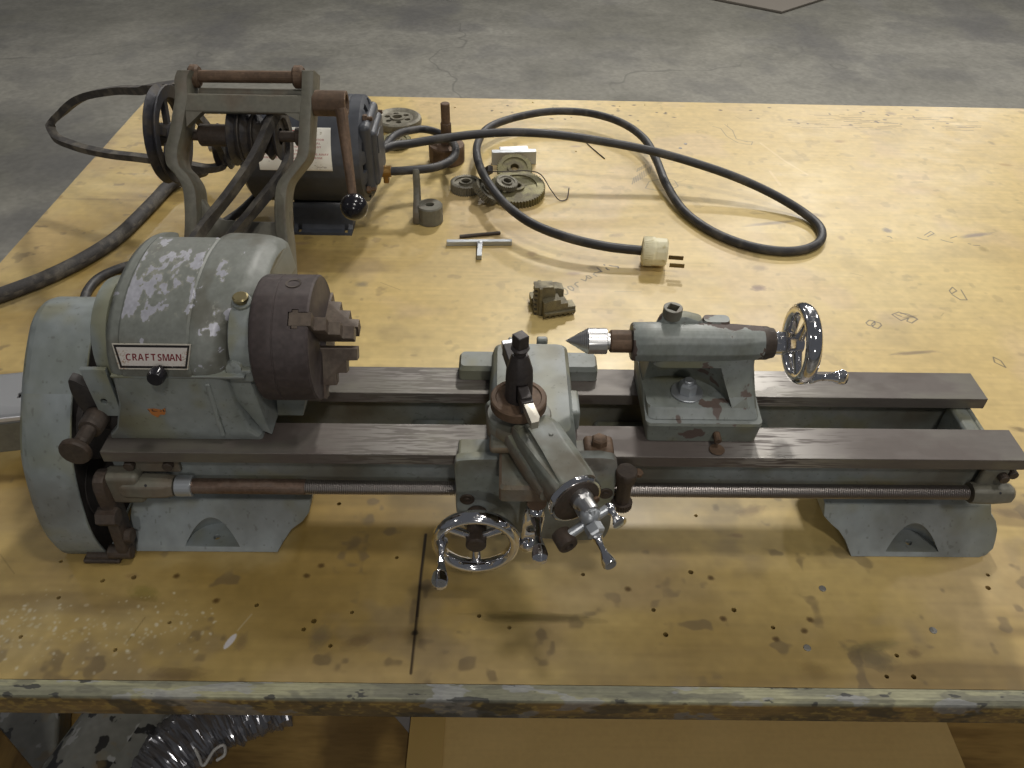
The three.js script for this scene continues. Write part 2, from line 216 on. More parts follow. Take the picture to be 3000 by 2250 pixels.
const WORD = [[[0.0792, -0.8664], [0.0757, -0.8769], [0.0715, -0.8871]], [[0.0715, -0.8871], [0.0763, -0.8796], [0.0808, -0.877], [0.083, -0.8798], [0.0823, -0.887], [0.0795, -0.8919], [0.0762, -0.8932]], [[0.0838, -0.8961], [0.088, -0.8976], [0.0915, -0.8918], [0.0905, -0.8868], [0.0875, -0.888], [0.0844, -0.8925], [0.0838, -0.8961]], [[0.0974, -0.8956], [0.0934, -0.9024], [0.0952, -0.9057], [0.0981, -0.9072]], [[0.103, -0.9143], [0.1085, -0.9103], [0.1105, -0.9174], [0.1104, -0.923], [0.1141, -0.9232], [0.1174, -0.9185], [0.1141, -0.9165], [0.1112, -0.9193]], [[0.1245, -0.9225], [0.1202, -0.9272], [0.1231, -0.9316], [0.1253, -0.9316], [0.1274, -0.9322], [0.1302, -0.9342]], [[0.1267, -0.9438], [0.1323, -0.9338], [0.1275, -0.9331]], [[0.137, -0.952], [0.1377, -0.9505]], [[0.139, -0.9437], [0.1408, -0.9393], [0.1428, -0.9389]], [[0.1444, -0.9502], [0.1475, -0.9488], [0.1559, -0.9476], [0.1561, -0.9437]]];
const SKETCH = [[[0.5, -0.844], [0.511, -0.85], [0.53, -0.835], [0.519, -0.826], [0.514, -0.83], [0.519, -0.837], [0.507, -0.831], [0.5, -0.844]], [[0.512, -0.847], [0.521, -0.846], [0.529, -0.837]], [[0.505, -0.844], [0.511, -0.84]], [[0.46, -0.825], [0.466, -0.831], [0.472, -0.829], [0.471, -0.823], [0.466, -0.818], [0.461, -0.82], [0.46, -0.825]], [[0.466, -0.822], [0.472, -0.828], [0.478, -0.825], [0.478, -0.82], [0.471, -0.813], [0.466, -0.816], [0.466, -0.822]], [[0.593, -0.759], [0.599, -0.752], [0.599, -0.739], [0.59, -0.749], [0.593, -0.759]], [[0.598, -0.901], [0.606, -0.91], [0.608, -0.901], [0.598, -0.894], [0.598, -0.901]], [[0.615, -0.904], [0.613, -0.88], [0.604, -0.88], [0.598, -0.892]], [[0.564, -1.042], [0.568, -1.041], [0.569, -1.037]], [[0.608, -1.04], [0.616, -1.034], [0.621, -1.034]], [[0.621, -1.047], [0.635, -1.059], [0.638, -1.053], [0.624, -1.043]], [[0.641, -1.035], [0.648, -1.03], [0.655, -1.027]], [[0.657, -1.04], [0.669, -1.046]], [[0.677, -1.025], [0.68, -1.024]], [[0.683, -1.021], [0.692, -1.02]], [[0.223, -1.181], [0.232, -1.205], [0.256, -1.216], [0.274, -1.21], [0.277, -1.19], [0.263, -1.177], [0.238, -1.175], [0.223, -1.181]], [[0.378, -1.429], [0.391, -1.421], [0.395, -1.387], [0.41, -1.359], [0.432, -1.352], [0.437, -1.365], [0.422, -1.368]], [[0.402, -1.439], [0.411, -1.413], [0.41, -1.376], [0.428, -1.364]]];
for (let i = 0; i < 10; i++) SKETCH.push([[0.203 + i * 0.0037, -1.194 - i * 0.0042], [0.209 + i * 0.0038, -1.218 - i * 0.005]]);
for (let i = 0; i < 5; i++) SKETCH.push([[0.216 + i * 0.0037, -1.239 - i * 0.0037], [0.22 + i * 0.0036, -1.253 - i * 0.0037]]);
const TX0 = -0.6858, TX1 = 1.7542, TZ0 = -1.542, TZ1 = -0.3287;   // top: 8 ft by 4 ft
{
  const bench = thing('workbench', 'large workbench with a worn yellow varnished top full of stains, holes and pencil marks', 'workbench');
  // the top's own colour map: x from TX0 over 1.8 m, z from TZ0 over 1.2133 m
  const SX = 1.8, SZ = TZ1 - TZ0, tw = 2048, th = 1380;
  const cv = document.createElement('canvas'); cv.width = tw; cv.height = th; const cx = cv.getContext('2d');
  const im = cx.createImageData(tw, th), D = im.data;
  for (let j = 0; j < th; j++) for (let i = 0; i < tw; i++) {
    const u = i / tw, v = j / th, x = TX0 + u * SX, z = TZ0 + v * SZ;
    const n = fbm(u, v, 6, 4, 4, 501), f = fbm(u, v, 220, 150, 2, 505), st = fbm(u, v, 6, 34, 4, 509), b = fbm(u, v, 7, 9, 5, 513), pk = fbm(u, v, 16, 12, 3, 517), dk = fbm(u, v, 26, 20, 4, 521);
    // the front strip and left end are most used and dirtiest; bed shade is partly painted in too
    const wearShade = Math.min(1, 0.95 * sst(-0.74, -0.46, z) + 0.85 * sst(0.05, -0.45, x) * sst(-1.5, -0.75, z) + 0.35 * sst(-0.1, -0.6, x));
    let c = mixc([0.64, 0.485, 0.2], [0.57, 0.415, 0.155], sst(0.3, 0.7, n));
    c = mixc(c, [0.56, 0.41, 0.23], 0.5 * sst(0.52, 0.7, pk));
    c = mixc(c, [0.25, 0.165, 0.045], wearShade * (1 - 0.4 * sst(0.1, 0.4, x)) * (0.5 + 0.5 * sst(0.3, 0.68, b)));
    c = mixc(c, [0.14, 0.085, 0.027], wearShade * 0.6 * sst(0.52, 0.68, st));
    c = mixc(c, [0.2, 0.15, 0.085], (0.16 + 0.3 * wearShade) * sst(0.58, 0.72, dk));
    const fib = fbm(u, v, 30, 300, 2, 525), sp1 = fbm(u, v, 90, 64, 3, 529), sm = fbm(u, v, 9, 12, 7, 533), lt = fbm(u, v, 12, 9, 6, 537);
    c = c.map(q => q * (0.93 + 0.14 * fib)); c = mixc(c, [0.1, 0.07, 0.04], (0.2 + 0.35 * wearShade) * sst(0.7, 0.8, sp1)); c = mixc(c, [0.19, 0.145, 0.1], (0.06 + 0.24 * wearShade) * sst(0.53, 0.7, sm)); c = mixc(c, [0.5, 0.4, 0.2], 0.3 * wearShade * sst(0.55, 0.7, lt));
    c = mixc(c, [0.42, 0.37, 0.26], 0.75 * Math.exp(-Math.pow((x + 0.37) / 0.07, 2) - Math.pow((z + 0.375) / 0.022, 2)) * sst(0.35, 0.65, pk));
    const k = 0.9 + 0.2 * f; const o = (j * tw + i) * 4; D[o] = toS(c[0] * k); D[o + 1] = toS(c[1] * k); D[o + 2] = toS(c[2] * k); D[o + 3] = 255;
  }
  cx.putImageData(im, 0, 0);
  const px = x => (x - TX0) / SX * tw, pz = z => (z - TZ0) / SZ * th;
  cx.lineCap = 'round'; cx.lineJoin = 'round';
  const line = (pts, w, col) => { cx.strokeStyle = col; cx.lineWidth = w; cx.beginPath(); pts.forEach((p, i) => i ? cx.lineTo(px(p[0]), pz(p[1])) : cx.moveTo(px(p[0]), pz(p[1]))); cx.stroke(); };
  const blot = (x, z, rx, rz, col, a) => { cx.save(); cx.translate(px(x), pz(z)); cx.rotate(R() * 0.6 - 0.3); const n = 7; for (let i = 0; i < n; i++) { cx.fillStyle = `rgba(${col},${a / n * 1.8})`; cx.beginPath(); const k = 1 - i / n * 0.7; for (let q = 0; q <= 22; q++) { const an = q / 22 * 2 * Math.PI, w = 0.75 + 0.5 * hash(q % 22, i, Math.floor(x * 1e4)); const X = Math.cos(an) * rx / SX * tw * k * w, Y = Math.sin(an) * rz / SZ * th * k * w; q ? cx.lineTo(X, Y) : cx.moveTo(X, Y); } cx.fill(); } cx.restore(); };
  for (let i = 0; i < 70; i++) { const z = TZ0 + Math.pow(R(), 0.8) * SZ, x = TX0 + R() * SX; blot(x, z, 0.004 + R() * 0.012, 0.003 + R() * 0.008, ['90,75,50', '80,70,75', '110,80,30', '60,45,20'][i & 3], 0.12 + 0.16 * R()); }
  for (let i = 0; i < 20; i++) { const z = -0.33 - R() * 0.25, x = -0.6 + R() * 1.2; blot(x, z, 0.006 + R() * 0.03, 0.003 + R() * 0.006, ['60,40,12', '85,60,20', '70,55,35'][i % 3], 0.14 + 0.12 * R()); }
  blot(0.34, -0.90, 0.012, 0.008, '95,70,60', 0.5); blot(0.4, -1.075, 0.05, 0.005, '110,95,80', 0.5); blot(0.7, -1.05, 0.03, 0.006, '100,90,95', 0.4); blot(0.57, -1.06, 0.008, 0.008, '80,75,75', 0.5); blot(0.5, -0.765, 0.035, 0.004, '105,90,60', 0.5); blot(0.31, -0.355, 0.02, 0.012, '70,55,35', 0.4); blot(-0.15, -0.37, 0.01, 0.014, '90,80,70', 0.35); blot(0.03, -0.39, 0.06, 0.006, '60,45,20', 0.4); blot(0.05, -0.885, 0.012, 0.008, '110,80,30', 0.4);
  // oily scratches along the back edge
  for (let i = 0; i < 60; i++) { const x = 0.52 + R() * 0.34, z = -1.5 + R() * 0.07, l = 0.01 + R() * 0.04; line([[x, z], [x + l, z - 0.004 + R() * 0.006]], 1 + R() * 1.6, `rgba(70,50,15,${0.25 + R() * 0.4})`); }
  for (let i = 0; i < 50; i++) { const x = -0.05 + R() * 0.9, z = -1.53 + R() * 0.09; blot(x, z, 0.002 + R() * 0.003, 0.002 + R() * 0.002, '50,35,12', 0.55); }
  for (let i = 0; i < 26; i++) { const x = TX0 + R() * SX * 0.9, z = TZ0 + R() * SZ, a = R() * 3.1, l = 0.006 + R() * 0.03; line([[x, z], [x + l * Math.cos(a), z + l * Math.sin(a)]], 1, 'rgba(70,55,25,.35)'); }
  // pencil and pen
  SKETCH.forEach((s, i) => line(s, 1.5, i < 15 ? 'rgba(55,50,45,.68)' : 'rgba(70,64,56,.5)')); WORD.forEach((s, i) => line(s, i > 5 ? 2.2 : 2, i > 5 ? 'rgba(42,33,18,.85)' : 'rgba(92,84,62,.75)'));
  line([[-0.0708, -0.478], [-0.0714, -0.43], [-0.0712, -0.39]], 2.6, 'rgba(28,18,8,.92)'); line([[-0.0712, -0.39], [-0.0712, -0.337]], 2.2, 'rgba(30,20,9,.75)'); blot(-0.0713, -0.374, 0.003, 0.003, '25,15,6', 0.95);
  line([[0.45, -1.36], [0.475, -1.29], [0.5, -1.24]], 5, 'rgba(225,200,150,.5)'); line([[0.44, -1.25], [0.445, -1.2]], 5, 'rgba(225,200,150,.45)');
  // specks of white paint and a dab of grey near the front left corner
  for (let i = 0; i < 230; i++) { const x = -0.42 + 0.18 * Math.pow(R(), 1.2), z = -0.385 + 0.045 * (R() + R() - 0.7); cx.fillStyle = `rgba(205,200,185,${0.15 + 0.45 * R()})`; cx.beginPath(); const r = R() < 0.1 ? 1.8 : 0.5 + R() * 1.0; cx.ellipse(px(x), pz(z), r * 1.4, r, R() * 3, 0, 7); cx.fill(); }
  cx.fillStyle = 'rgba(190,186,190,.92)'; cx.beginPath(); cx.ellipse(px(-0.2235), pz(-0.364), 3.2, 9, 0.42, 0, 7); cx.fill(); line([[-0.22, -0.374], [-0.212, -0.39]], 1.4, 'rgba(195,190,180,.35)');
  for (const [x, z] of DENTS) { blot(x, z, 0.0035, 0.003, '70,45,18', 0.75); }
  const tm = new THREE.CanvasTexture(cv); tm.colorSpace = THREE.SRGBColorSpace; tm.wrapS = THREE.MirroredRepeatWrapping; tm.wrapT = THREE.ClampToEdgeWrapping; tm.flipY = false; tm.anisotropy = 8;
  const [, tr] = texPair(512, 512, (u, v) => { const n = fbm(u, v, 6, 6, 5, 551), f = fbm(u, v, 60, 60, 2, 555); return [0, 0, 0, 0.3 + 0.16 * n + 0.1 * f]; });
  // the sheet with real drilled holes
  const s = new THREE.Shape([[TX0, TZ0], [TX1, TZ0], [TX1, TZ1], [TX0, TZ1]].map(p => new THREE.Vector2(...p)));
  HOLES.forEach(([x, z], i) => s.holes.push(new THREE.Path(circ(x, z, 0.0017 + 0.0008 * hash(i, 3, 7), 10).map(p => new THREE.Vector2(...p)))));
  const g = new THREE.ExtrudeGeometry(s, { depth: 0.019, bevelEnabled: false }); const m4 = new THREE.Matrix4().set(1, 0, 0, 0, 0, 0, -1, 0, 0, 1, 0, 0, 0, 0, 0, 1); g.applyMatrix4(m4);
  const p = g.attributes.position, uv = new Float32Array(p.count * 2); for (let i = 0; i < p.count; i++) { uv[i * 2] = (p.getX(i) - TX0) / SX; uv[i * 2 + 1] = (p.getZ(i) - TZ0) / SZ; } g.setAttribute('uv', new THREE.BufferAttribute(uv, 2)); g.computeVertexNormals();
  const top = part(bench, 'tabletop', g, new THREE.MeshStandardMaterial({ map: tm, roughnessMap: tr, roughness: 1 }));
  for (const [x, z] of SCREWS) part(top, 'screw', rev([[0, 0.001], [0.002, 0.001], [0.0032, 0.0004], [0.0034, -0.002]], [x, 0, z], [0, 1, 0], 14), M.steelDull);
  // nosing along the front: pale painted top, brown worn face
  const [nm, nr] = texPair(2048, 128, (u, v) => {
    const topSide = sst(0.56, 0.5, v), n = fbm(u, v, 24, 3, 6, 601), f = fbm(u, v, 300, 20, 3, 605), b = fbm(u, v, 50, 3, 6, 609), w = fbm(u, v, 30, 2, 6, 613), k = fbm(u, v, 80, 4, 5, 617), sr = fbm(u, v, 12, 40, 3, 621);
    let c = mixc([0.36, 0.345, 0.215], [0.23, 0.225, 0.155], sst(0.38, 0.62, n)); c = c.map(q => q * (0.8 + 0.4 * sr)); c = mixc(c, [0.15, 0.145, 0.11], 0.6 * sst(0.56, 0.64, b)); c = mixc(c, [0.34, 0.345, 0.36], 0.55 * sst(0.64, 0.66, w)); c = mixc(c, [0.04, 0.04, 0.04], 0.85 * sst(0.69, 0.71, k));
    let d = mixc([0.2, 0.12, 0.033], [0.095, 0.062, 0.02], sst(0.36, 0.64, n)); d = d.map(q => q * (0.7 + 0.6 * sr)); d = mixc(d, [0.3, 0.2, 0.045], 0.5 * sst(0.56, 0.66, f)); d = mixc(d, [0.19, 0.195, 0.2], 0.45 * sst(0.63, 0.65, w)); d = mixc(d, [0.035, 0.028, 0.015], 0.7 * sst(0.6, 0.66, b));
    c = mixc(d, c, topSide); return [...c.map(q => q * (0.8 + 0.4 * f)), 0.42 + 0.3 * n];
  });
  const NP = [[TZ1 + 0.0005, -0.04], [TZ1 + 0.0005, 0], [-0.3195, -0.0005], [-0.3168, -0.003], [-0.316, -0.0065], [-0.3158, -0.012], [-0.3162, -0.03], [-0.318, -0.034], [-0.322, -0.036]];
  const ng = ext('x', NP, TX0, TX1, 0); { const q = ng.attributes.position, U = new Float32Array(q.count * 2); for (let i = 0; i < q.count; i++) { const z = q.getZ(i), y = q.getY(i); const vv = Math.min(0.999, Math.max(0.001, y > -0.0035 ? (z - TZ1) / 0.0115 * 0.48 : 0.5 + (-y - 0.0035) / 0.034 * 0.5)); U[i * 2] = (q.getX(i) - TX0) / 1.5; U[i * 2 + 1] = vv; } ng.setAttribute('uv', new THREE.BufferAttribute(U, 2)); }
  part(bench, 'front_edge', ng, new THREE.MeshStandardMaterial({ map: nm, roughnessMap: nr, roughness: 1 }), 'pale paint-spattered front edge with a brown worn face');
  // frame and lower shelf
  const wood = matTex(512, 0.5, (u, v) => { const st = fbm(u, v, 4, 40, 5, 651), n = fbm(u, v, 3, 5, 4, 655), f = fbm(u, v, 30, 200, 2, 659), dk = fbm(u, v, 5, 4, 4, 663); let c = mixc([0.3, 0.19, 0.06], [0.17, 0.1, 0.032], sst(0.3, 0.7, st)); c = mixc(c, [0.38, 0.25, 0.08], 0.6 * sst(0.55, 0.7, n)); c = mixc(c, [0.06, 0.033, 0.014], 0.6 * sst(0.55, 0.7, dk)); return [...c.map(q => q * (0.85 + 0.3 * f)), 0.5]; });
  part(bench, 'lower_shelf', box(TX0 + 0.06, TX1 - 0.06, -0.52, -0.5, -1.45, -0.36, 0.002), wood, 'dark brown stained plywood shelf under the top');
  for (const [x, z] of [[TX0 + 0.06, -0.42], [TX1 - 0.15, -0.42], [TX0 + 0.06, -1.5], [TX1 - 0.15, -1.5]]) part(bench, 'leg', box(x, x + 0.08, -0.9, -0.0195, z - 0.0, z + 0.08, 0.004), wood);
}

// ------------------------------------------------------------------ the lathe (x along the bed, y up, z towards the front)
const lathe = thing('metal_lathe', 'grey-green metal lathe with chipped paint, three-jaw chuck and chrome handwheels on the bench', 'metal lathe', [0, 0, -0.5172]);
lathe.rotation.y = 0.0065;
const AX = 0.2014;                                            // height of the spindle
{ // bed
  const bed = part(lathe, 'bed', join(box(-0.33, 0.425, 0.0675, 0.1145, 0.03, 0.046, 0.002), box(-0.33, 0.425, 0.0675, 0.1145, -0.046, -0.03, 0.002), box(-0.33, 0.425, 0.069, 0.076, 0.0445, 0.0475, 0.0014),
    ...[-0.318, -0.085, 0.085, 0.2, 0.41].map(x => box(x, x + (x > 0.4 ? 0.0148 : 0.05), 0.0685, x > 0.4 ? 0.112 : 0.085, -0.0303, 0.0303, 0.004))), M.paint);
  for (const s of [1, -1]) { const g = box(-0.329, 0.4375, 0.1135, 0.125, s > 0 ? 0.0197 : -0.0565, s > 0 ? 0.0565 : -0.0197, 0.0006); part(bed, 'way', g, M.ways); }
  part(bed, 'end_plate', box(0.4235, 0.4285, 0.07, 0.112, -0.045, 0.045, 0.004), M.paint);
}
function leg(mir) { // front and back faces slope outwards; arched pockets with a bolt hole
  const P = mir ? [[-0.1725, 0.0445], [-0.1748, 0.0335], [-0.181, 0.026], [-0.191, 0.0195], [-0.1993, 0.0086], [-0.2047, 0], [-0.333, 0], [-0.337, 0.006], [-0.3377, 0.021], [-0.333, 0.0445]].reverse() : [[0.2943, 0.0452], [0.2944, 0.0344], [0.2977, 0.0313], [0.3021, 0.0273], [0.3096, 0.022], [0.3164, 0.014], [0.3235, 0], [0.443, 0], [0.4495, 0.0022], [0.4553, 0.0078], [0.4566, 0.0156], [0.4569, 0.0238], [0.4543, 0.031], [0.4495, 0.0363], [0.4477, 0.0452]];
  let g = ext('z', P, -0.055, 0.055, 0.0016);
  const p = g.attributes.position; for (let i = 0; i < p.count; i++) { const y = p.getY(i), z = p.getZ(i); p.setZ(i, z / 0.055 * (0.0615 - 0.57 * y)); }
  g.computeVertexNormals();
  const ped = mir ? box(-0.325, -0.19, 0.0435, 0.0682, -0.03, 0.03, 0.002) : box(0.305, 0.43, 0.0435, 0.0682, -0.03, 0.03, 0.002);
  const xc = mir ? -0.2635 : 0.3795;
  const cone = new THREE.ConeGeometry(0.025, 0.046, 32, 1); cone.translate(xc, 0.005 + 0.023, 0.0565);
  const hole = new THREE.CylinderGeometry(0.0033, 0.0033, 0.03, 16); hole.translate(xc + 0.001, 0.002, 0.0475);
  g = join(cut(g, boxUV(cone), boxUV(hole)), ped);
  return g;
}
part(lathe, 'leg', leg(false), M.paintLeg); part(lathe, 'leg', leg(true), M.paintLeg);
{ // lead screw with its bearings
  const y = 0.0832, z = 0.055;
  const P = [[0, 0], [0.0056, 0]]; const N = 352, L0 = 0.168 - 0.168; let t = 0; const pitch = 0.0016;
  const len = 0.402 + 0.168; const n = Math.floor(len / pitch); for (let i = 0; i < n; i++) { P.push([0.0053, i * pitch + 0.0002], [0.0064, i * pitch + 0.00055], [0.0064, i * pitch + 0.00105], [0.0053, i * pitch + 0.0014]); } P.push([0, n * pitch]);
  const g = rev(P, [-0.168, y, z], [1, 0, 0], 20, 0.3);
  const s = part(lathe, 'lead_screw', g, M.screw);
  part(s, 'plain_shank', rod([-0.265, y, z], [-0.1675, y, z], 0.0067, 24), M.copperRod);
  part(s, 'collar', rev([[0, 0], [0.0088, 0], [0.0092, 0.0006], [0.0092, 0.0132], [0.0086, 0.014], [0, 0.014]], [-0.277, y, z], [1, 0, 0], 24), M.zinc);
  part(lathe, 'lead_screw_bearing', join(rev([[0, 0], [0.0085, 0.0], [0.0105, 0.004], [0.011, 0.02], [0.0106, 0.036], [0.0088, 0.044], [0, 0.0445]], [-0.3225, y, z], [1, 0, 0], 26, 0.9), box(-0.335, -0.305, 0.066, 0.1, 0.045, 0.062, 0.005), box(-0.318, -0.272, 0.094, 0.112, 0.044, 0.05, 0.002)), M.casting);
  for (const x of [-0.312, -0.28]) part(lathe, 'bearing_bolt', rod([x, 0.105, 0.049], [x, 0.105, 0.055], 0.0045, 14), M.rustDark);
  part(lathe, 'oil_hole', rod([-0.299, y + 0.0079, z + 0.0071], [-0.299, y + 0.0083, z + 0.0076], 0.0012, 12, 0.0001), M.dark);
  const e = part(lathe, 'end_bearing', join(rev([[0, 0], [0.0088, 0], [0.0094, 0.001], [0.0098, 0.018], [0.0086, 0.034], [0.006, 0.037], [0, 0.0375]], [0.4035, y, z], [1, 0, 0], 26, 0.9), box(0.407, 0.43, 0.085, 0.111, 0.0475, 0.054, 0.003)), M.casting);
  part(e, 'oil_hole', rod([0.425, y + 0.0067, z + 0.0063], [0.425, y + 0.0071, z + 0.0067], 0.0011, 12, 0.0001), M.dark);
  part(e, 'bolt', rod([0.424, 0.104, 0.053], [0.424, 0.104, 0.06], 0.0042, 12), M.rustDark); part(e, 'bolt', rod([0.434, 0.104, 0.049], [0.434, 0.104, 0.055], 0.0042, 12), M.rustDark);
  part(lathe, 'change_gear_arm', join(ext('x', smooth([[0.066, 0.098], [0.052, 0.1], [0.045, 0.09], [0.05, 0.06], [0.056, 0.02], [0.064, 0.004], [0.074, 0.008], [0.074, 0.03], [0.07, 0.06]], 4), -0.341, -0.331, 0.002), rod([-0.333, 0.03, 0.066], [-0.326, 0.03, 0.066], 0.007, 18), rod([-0.345, 0.06, 0.07], [-0.328, 0.06, 0.07], 0.0085, 6), rod([-0.35, 0.012, 0.07], [-0.33, 0.012, 0.07], 0.0065, 18)), M.rustDark);
}
{ // gear guard: a deep open tub standing at the left end
  const O = smooth([[0.064, 0.001], [0.0715, 0.02], [0.0735, 0.045], [0.067, 0.08], [0.053, 0.118], [0.026, 0.15], [0.004, 0.1705], [-0.014, 0.184], [-0.032, 0.194], [-0.05, 0.1965], [-0.066, 0.192], [-0.08, 0.182], [-0.092, 0.165], [-0.098, 0.13], [-0.098, 0.06], [-0.09, 0.012], [-0.08, 0.001], [-0.03, 0.001], [0.03, 0.001]], 4);
  let mz = 0, my = 0; O.forEach(p => { mz += p[0] / O.length; my += p[1] / O.length; });
  const off = d => O.map((p, i) => { const a = O[(i + O.length - 1) % O.length], b = O[(i + 1) % O.length]; let tx = b[0] - a[0], ty = b[1] - a[1]; const l = Math.hypot(tx, ty); let nx = ty / l, ny = -tx / l; if (nx * (p[0] - mz) + ny * (p[1] - my) > 0) { nx = -nx; ny = -ny; } return [p[0] + nx * d, Math.max(0.001, p[1] + ny * d)]; });
  const xr = p => p[1] > 0.165 ? -0.3445 : -0.3555;
  const ring = (d, x) => off(d).map((p, i) => [typeof x === 'function' ? x(O[i]) : x, p[1], p[0]]);
  const g = ringLoft([ring(0.02, -0.4015), ring(0.0095, -0.4012), ring(0.0045, -0.3995), ring(0.0014, -0.396), ring(0, -0.3915), ring(0, p => -0.372), ring(0, p => xr(p) - 0.0006), ring(0.0006, xr), ring(0.0019, xr), ring(0.0025, p => xr(p) - 0.0006), ring(0.0025, -0.394), ring(0.02, -0.3985)], 0.7);
  const gd = part(lathe, 'gear_guard', g, M.paintGuard, 'tall curved end guard, open on the headstock side');
  part(gd, 'shade_lining', ringLoft([ring(0.0029, p => xr(p) - 0.0016), ring(0.0029, -0.3935), ring(0.02, -0.398)], 0.7), M.oilyShade, 'greasy black lining, added so the inside reads as shaded');  // added dark liner: shade of the guard interior put into its colour
  part(gd, 'hinge_lug', join(box(-0.375, -0.342, 0.0, 0.005, 0.06, 0.0755, 0.002), rod([-0.372, 0.005, 0.069], [-0.352, 0.005, 0.069], 0.0045, 12)), M.rustDark);
  // gears in the dark behind the opening
  const gear = (yy, zz, r, x) => rod([x, yy, zz], [x + 0.012, yy, zz], r, 40);
  part(lathe, 'change_gear', gear(0.15, -0.03, 0.03, -0.362), M.oilyShade); part(lathe, 'change_gear', gear(0.11, 0.006, 0.032, -0.364), M.oilyShade); part(lathe, 'change_gear', gear(0.06, 0.026, 0.034, -0.368), M.oilyShade);
}
{ // headstock: base casting, hinged cover, bearings
  const base = part(lathe, 'headstock', join(
    rloft('y', [[0.1253, -0.326, -0.2, -0.054, 0.0405, 0.003], [0.13, -0.3245, -0.2005, -0.054, 0.0425, 0.004], [0.137, -0.318, -0.207, -0.05, 0.0425, 0.006], [0.165, -0.308, -0.214, -0.05, 0.0442, 0.008], [0.196, -0.3045, -0.2155, -0.05, 0.0445, 0.009]], 5),
    ext('z', [[-0.217, 0.196], [-0.2145, 0.165], [-0.2, 0.131], [-0.193, 0.127], [-0.196, 0.15], [-0.199, 0.186]], -0.03, 0.037, 0.002), box(-0.232, -0.228, 0.133, 0.19, 0.043, 0.0462, 0.0015)), M.paint);
  part(lathe, 'side_plate', ext('z', [[-0.194, 0.1252], [-0.172, 0.1252], [-0.165, 0.15], [-0.19, 0.165]], -0.02, 0.012, 0.002), M.paintGuard);
  // cover: a raised centre panel between two shoulders that round off; the right one reaches out over the bearing
  const ZC = -0.0445, YC = 0.1965, CA = 0.0885, CB = 0.0525;
  const arch = (s, xf, t1, tail) => { const n = 30, a = CA * s, b = CB * s, r = [[xf(0), YC + 0.0008, ZC + a]]; for (let i = 0; i <= n; i++) { const t = i / n * Math.PI * t1; r.push([xf(t / Math.PI), YC + b * Math.sin(t) + 0.0008, ZC + a * Math.cos(t)]); } r.push([xf(t1), YC + 0.0008, tail]); return r; };
  const shoulder = (x0, L, t1) => ringLoft([[-0.03, 0.975], [0, 0.985], [0.03, 0.998], [0.12, 1], [0.45, 0.995], [0.68, 0.975], [0.84, 0.94], [0.95, 0.885], [1, 0.81]].map(([d, s]) => arch(s, t => x0 + d * L(t), t1, ZC - CA * 0.75)), 0.8);
  const [cm, cr] = texPair(512, 512, (u, v) => { // u across the cover, v along the arch: flaked paint down the middle and along the ridges
    const n = fbm(u, v, 9, 8, 6, 701), n2 = fbm(u, v, 26, 24, 5, 703), f = fbm(u, v, 60, 60, 2, 707), g = fbm(u, v, 5, 5, 4, 711);
    const inP = sst(0.125, 0.14, u) * sst(0.55, 0.53, u), zone = sst(0.3, 0.4, v) * sst(0.99, 0.9, v);
    const ridge = Math.exp(-Math.pow((u - 0.68) / 0.07, 2)) * sst(0.22, 0.34, v) * sst(0.86, 0.7, v), rim = inP * Math.exp(-Math.pow((u - 0.13) / 0.022, 2)) * zone;
    const bare = inP * zone * (0.62 + 0.38 * Math.exp(-Math.pow((v - 0.62) / 0.12, 2)) - 0.5 * Math.exp(-Math.pow((v - 0.47) / 0.04, 2)) * sst(0.18, 0.3, u)) ;
    let c = mixc([0.13, 0.138, 0.12], [0.165, 0.174, 0.158], n2).map(q => q * (0.88 + 0.24 * f)); c = mixc(c, GRIME, 0.4 * sst(0.5, 0.75, g));
    const th = 0.69 - 0.215 * bare - 0.14 * ridge - 0.15 * rim, nn = 0.55 * n + 0.45 * n2, k = sst(th, th + 0.015, nn), h = sst(th - 0.05, th - 0.02, nn);
    c = mixc(c, [0.22, 0.22, 0.185], 0.8 * h * Math.max(bare, ridge)); c = mixc(c, [0.36, 0.36, 0.4].map(q => q * (0.82 + 0.36 * f)), k); return [...c, 0.42 + 0.15 * n2 - 0.08 * k, 0.3 * k];
  }, THREE.ClampToEdgeWrapping);
  const chipM = new THREE.MeshStandardMaterial({ map: cm, roughnessMap: cr, metalnessMap: cr, roughness: 1, metalness: 1 });
  const coverUV = g => { const p = g.attributes.position, U = new Float32Array(p.count * 2); for (let i = 0; i < p.count; i++) { U[2 * i] = Math.max(0.003, Math.min(0.997, (p.getX(i) + 0.308) / 0.123)); U[2 * i + 1] = Math.max(0.003, Math.min(0.997, Math.atan2((p.getY(i) - YC) / CB, (p.getZ(i) - ZC) / CA) / 2.1)); } g.setAttribute('uv', new THREE.BufferAttribute(U, 2)); return g; };
  const panel = ringLoft([arch(1.0, () => -0.2935, 0.62, -0.07), arch(1.018, () => -0.2918, 0.62, -0.07), arch(1.018, () => -0.2415, 0.62, -0.07), arch(1.0, () => -0.24, 0.62, -0.07)], 0.5);
  const cover = part(lathe, 'headstock_cover', coverUV(join(shoulder(-0.2918, t => -0.0148, 0.8), shoulder(-0.2418, t => 0.0275 + 0.0235 * sst(0.2, 0.36, t), 0.8))), chipM, 'hinged arched cover with flaking paint');
  part(cover, 'cover_panel', coverUV(panel), chipM, 'raised centre panel, most of its paint flaked to bare metal');
  part(cover, 'cover_lip', box(-0.303, -0.2, 0.1945, 0.1972, 0.036, 0.0452, 0.0012), M.paintGuard);
  // nameplate
  const bw = 700, bh = 220, bc = document.createElement('canvas'); bc.width = bw; bc.height = bh; const b = bc.getContext('2d'); b.fillStyle = '#b9b3a6'; b.fillRect(0, 0, bw, bh);
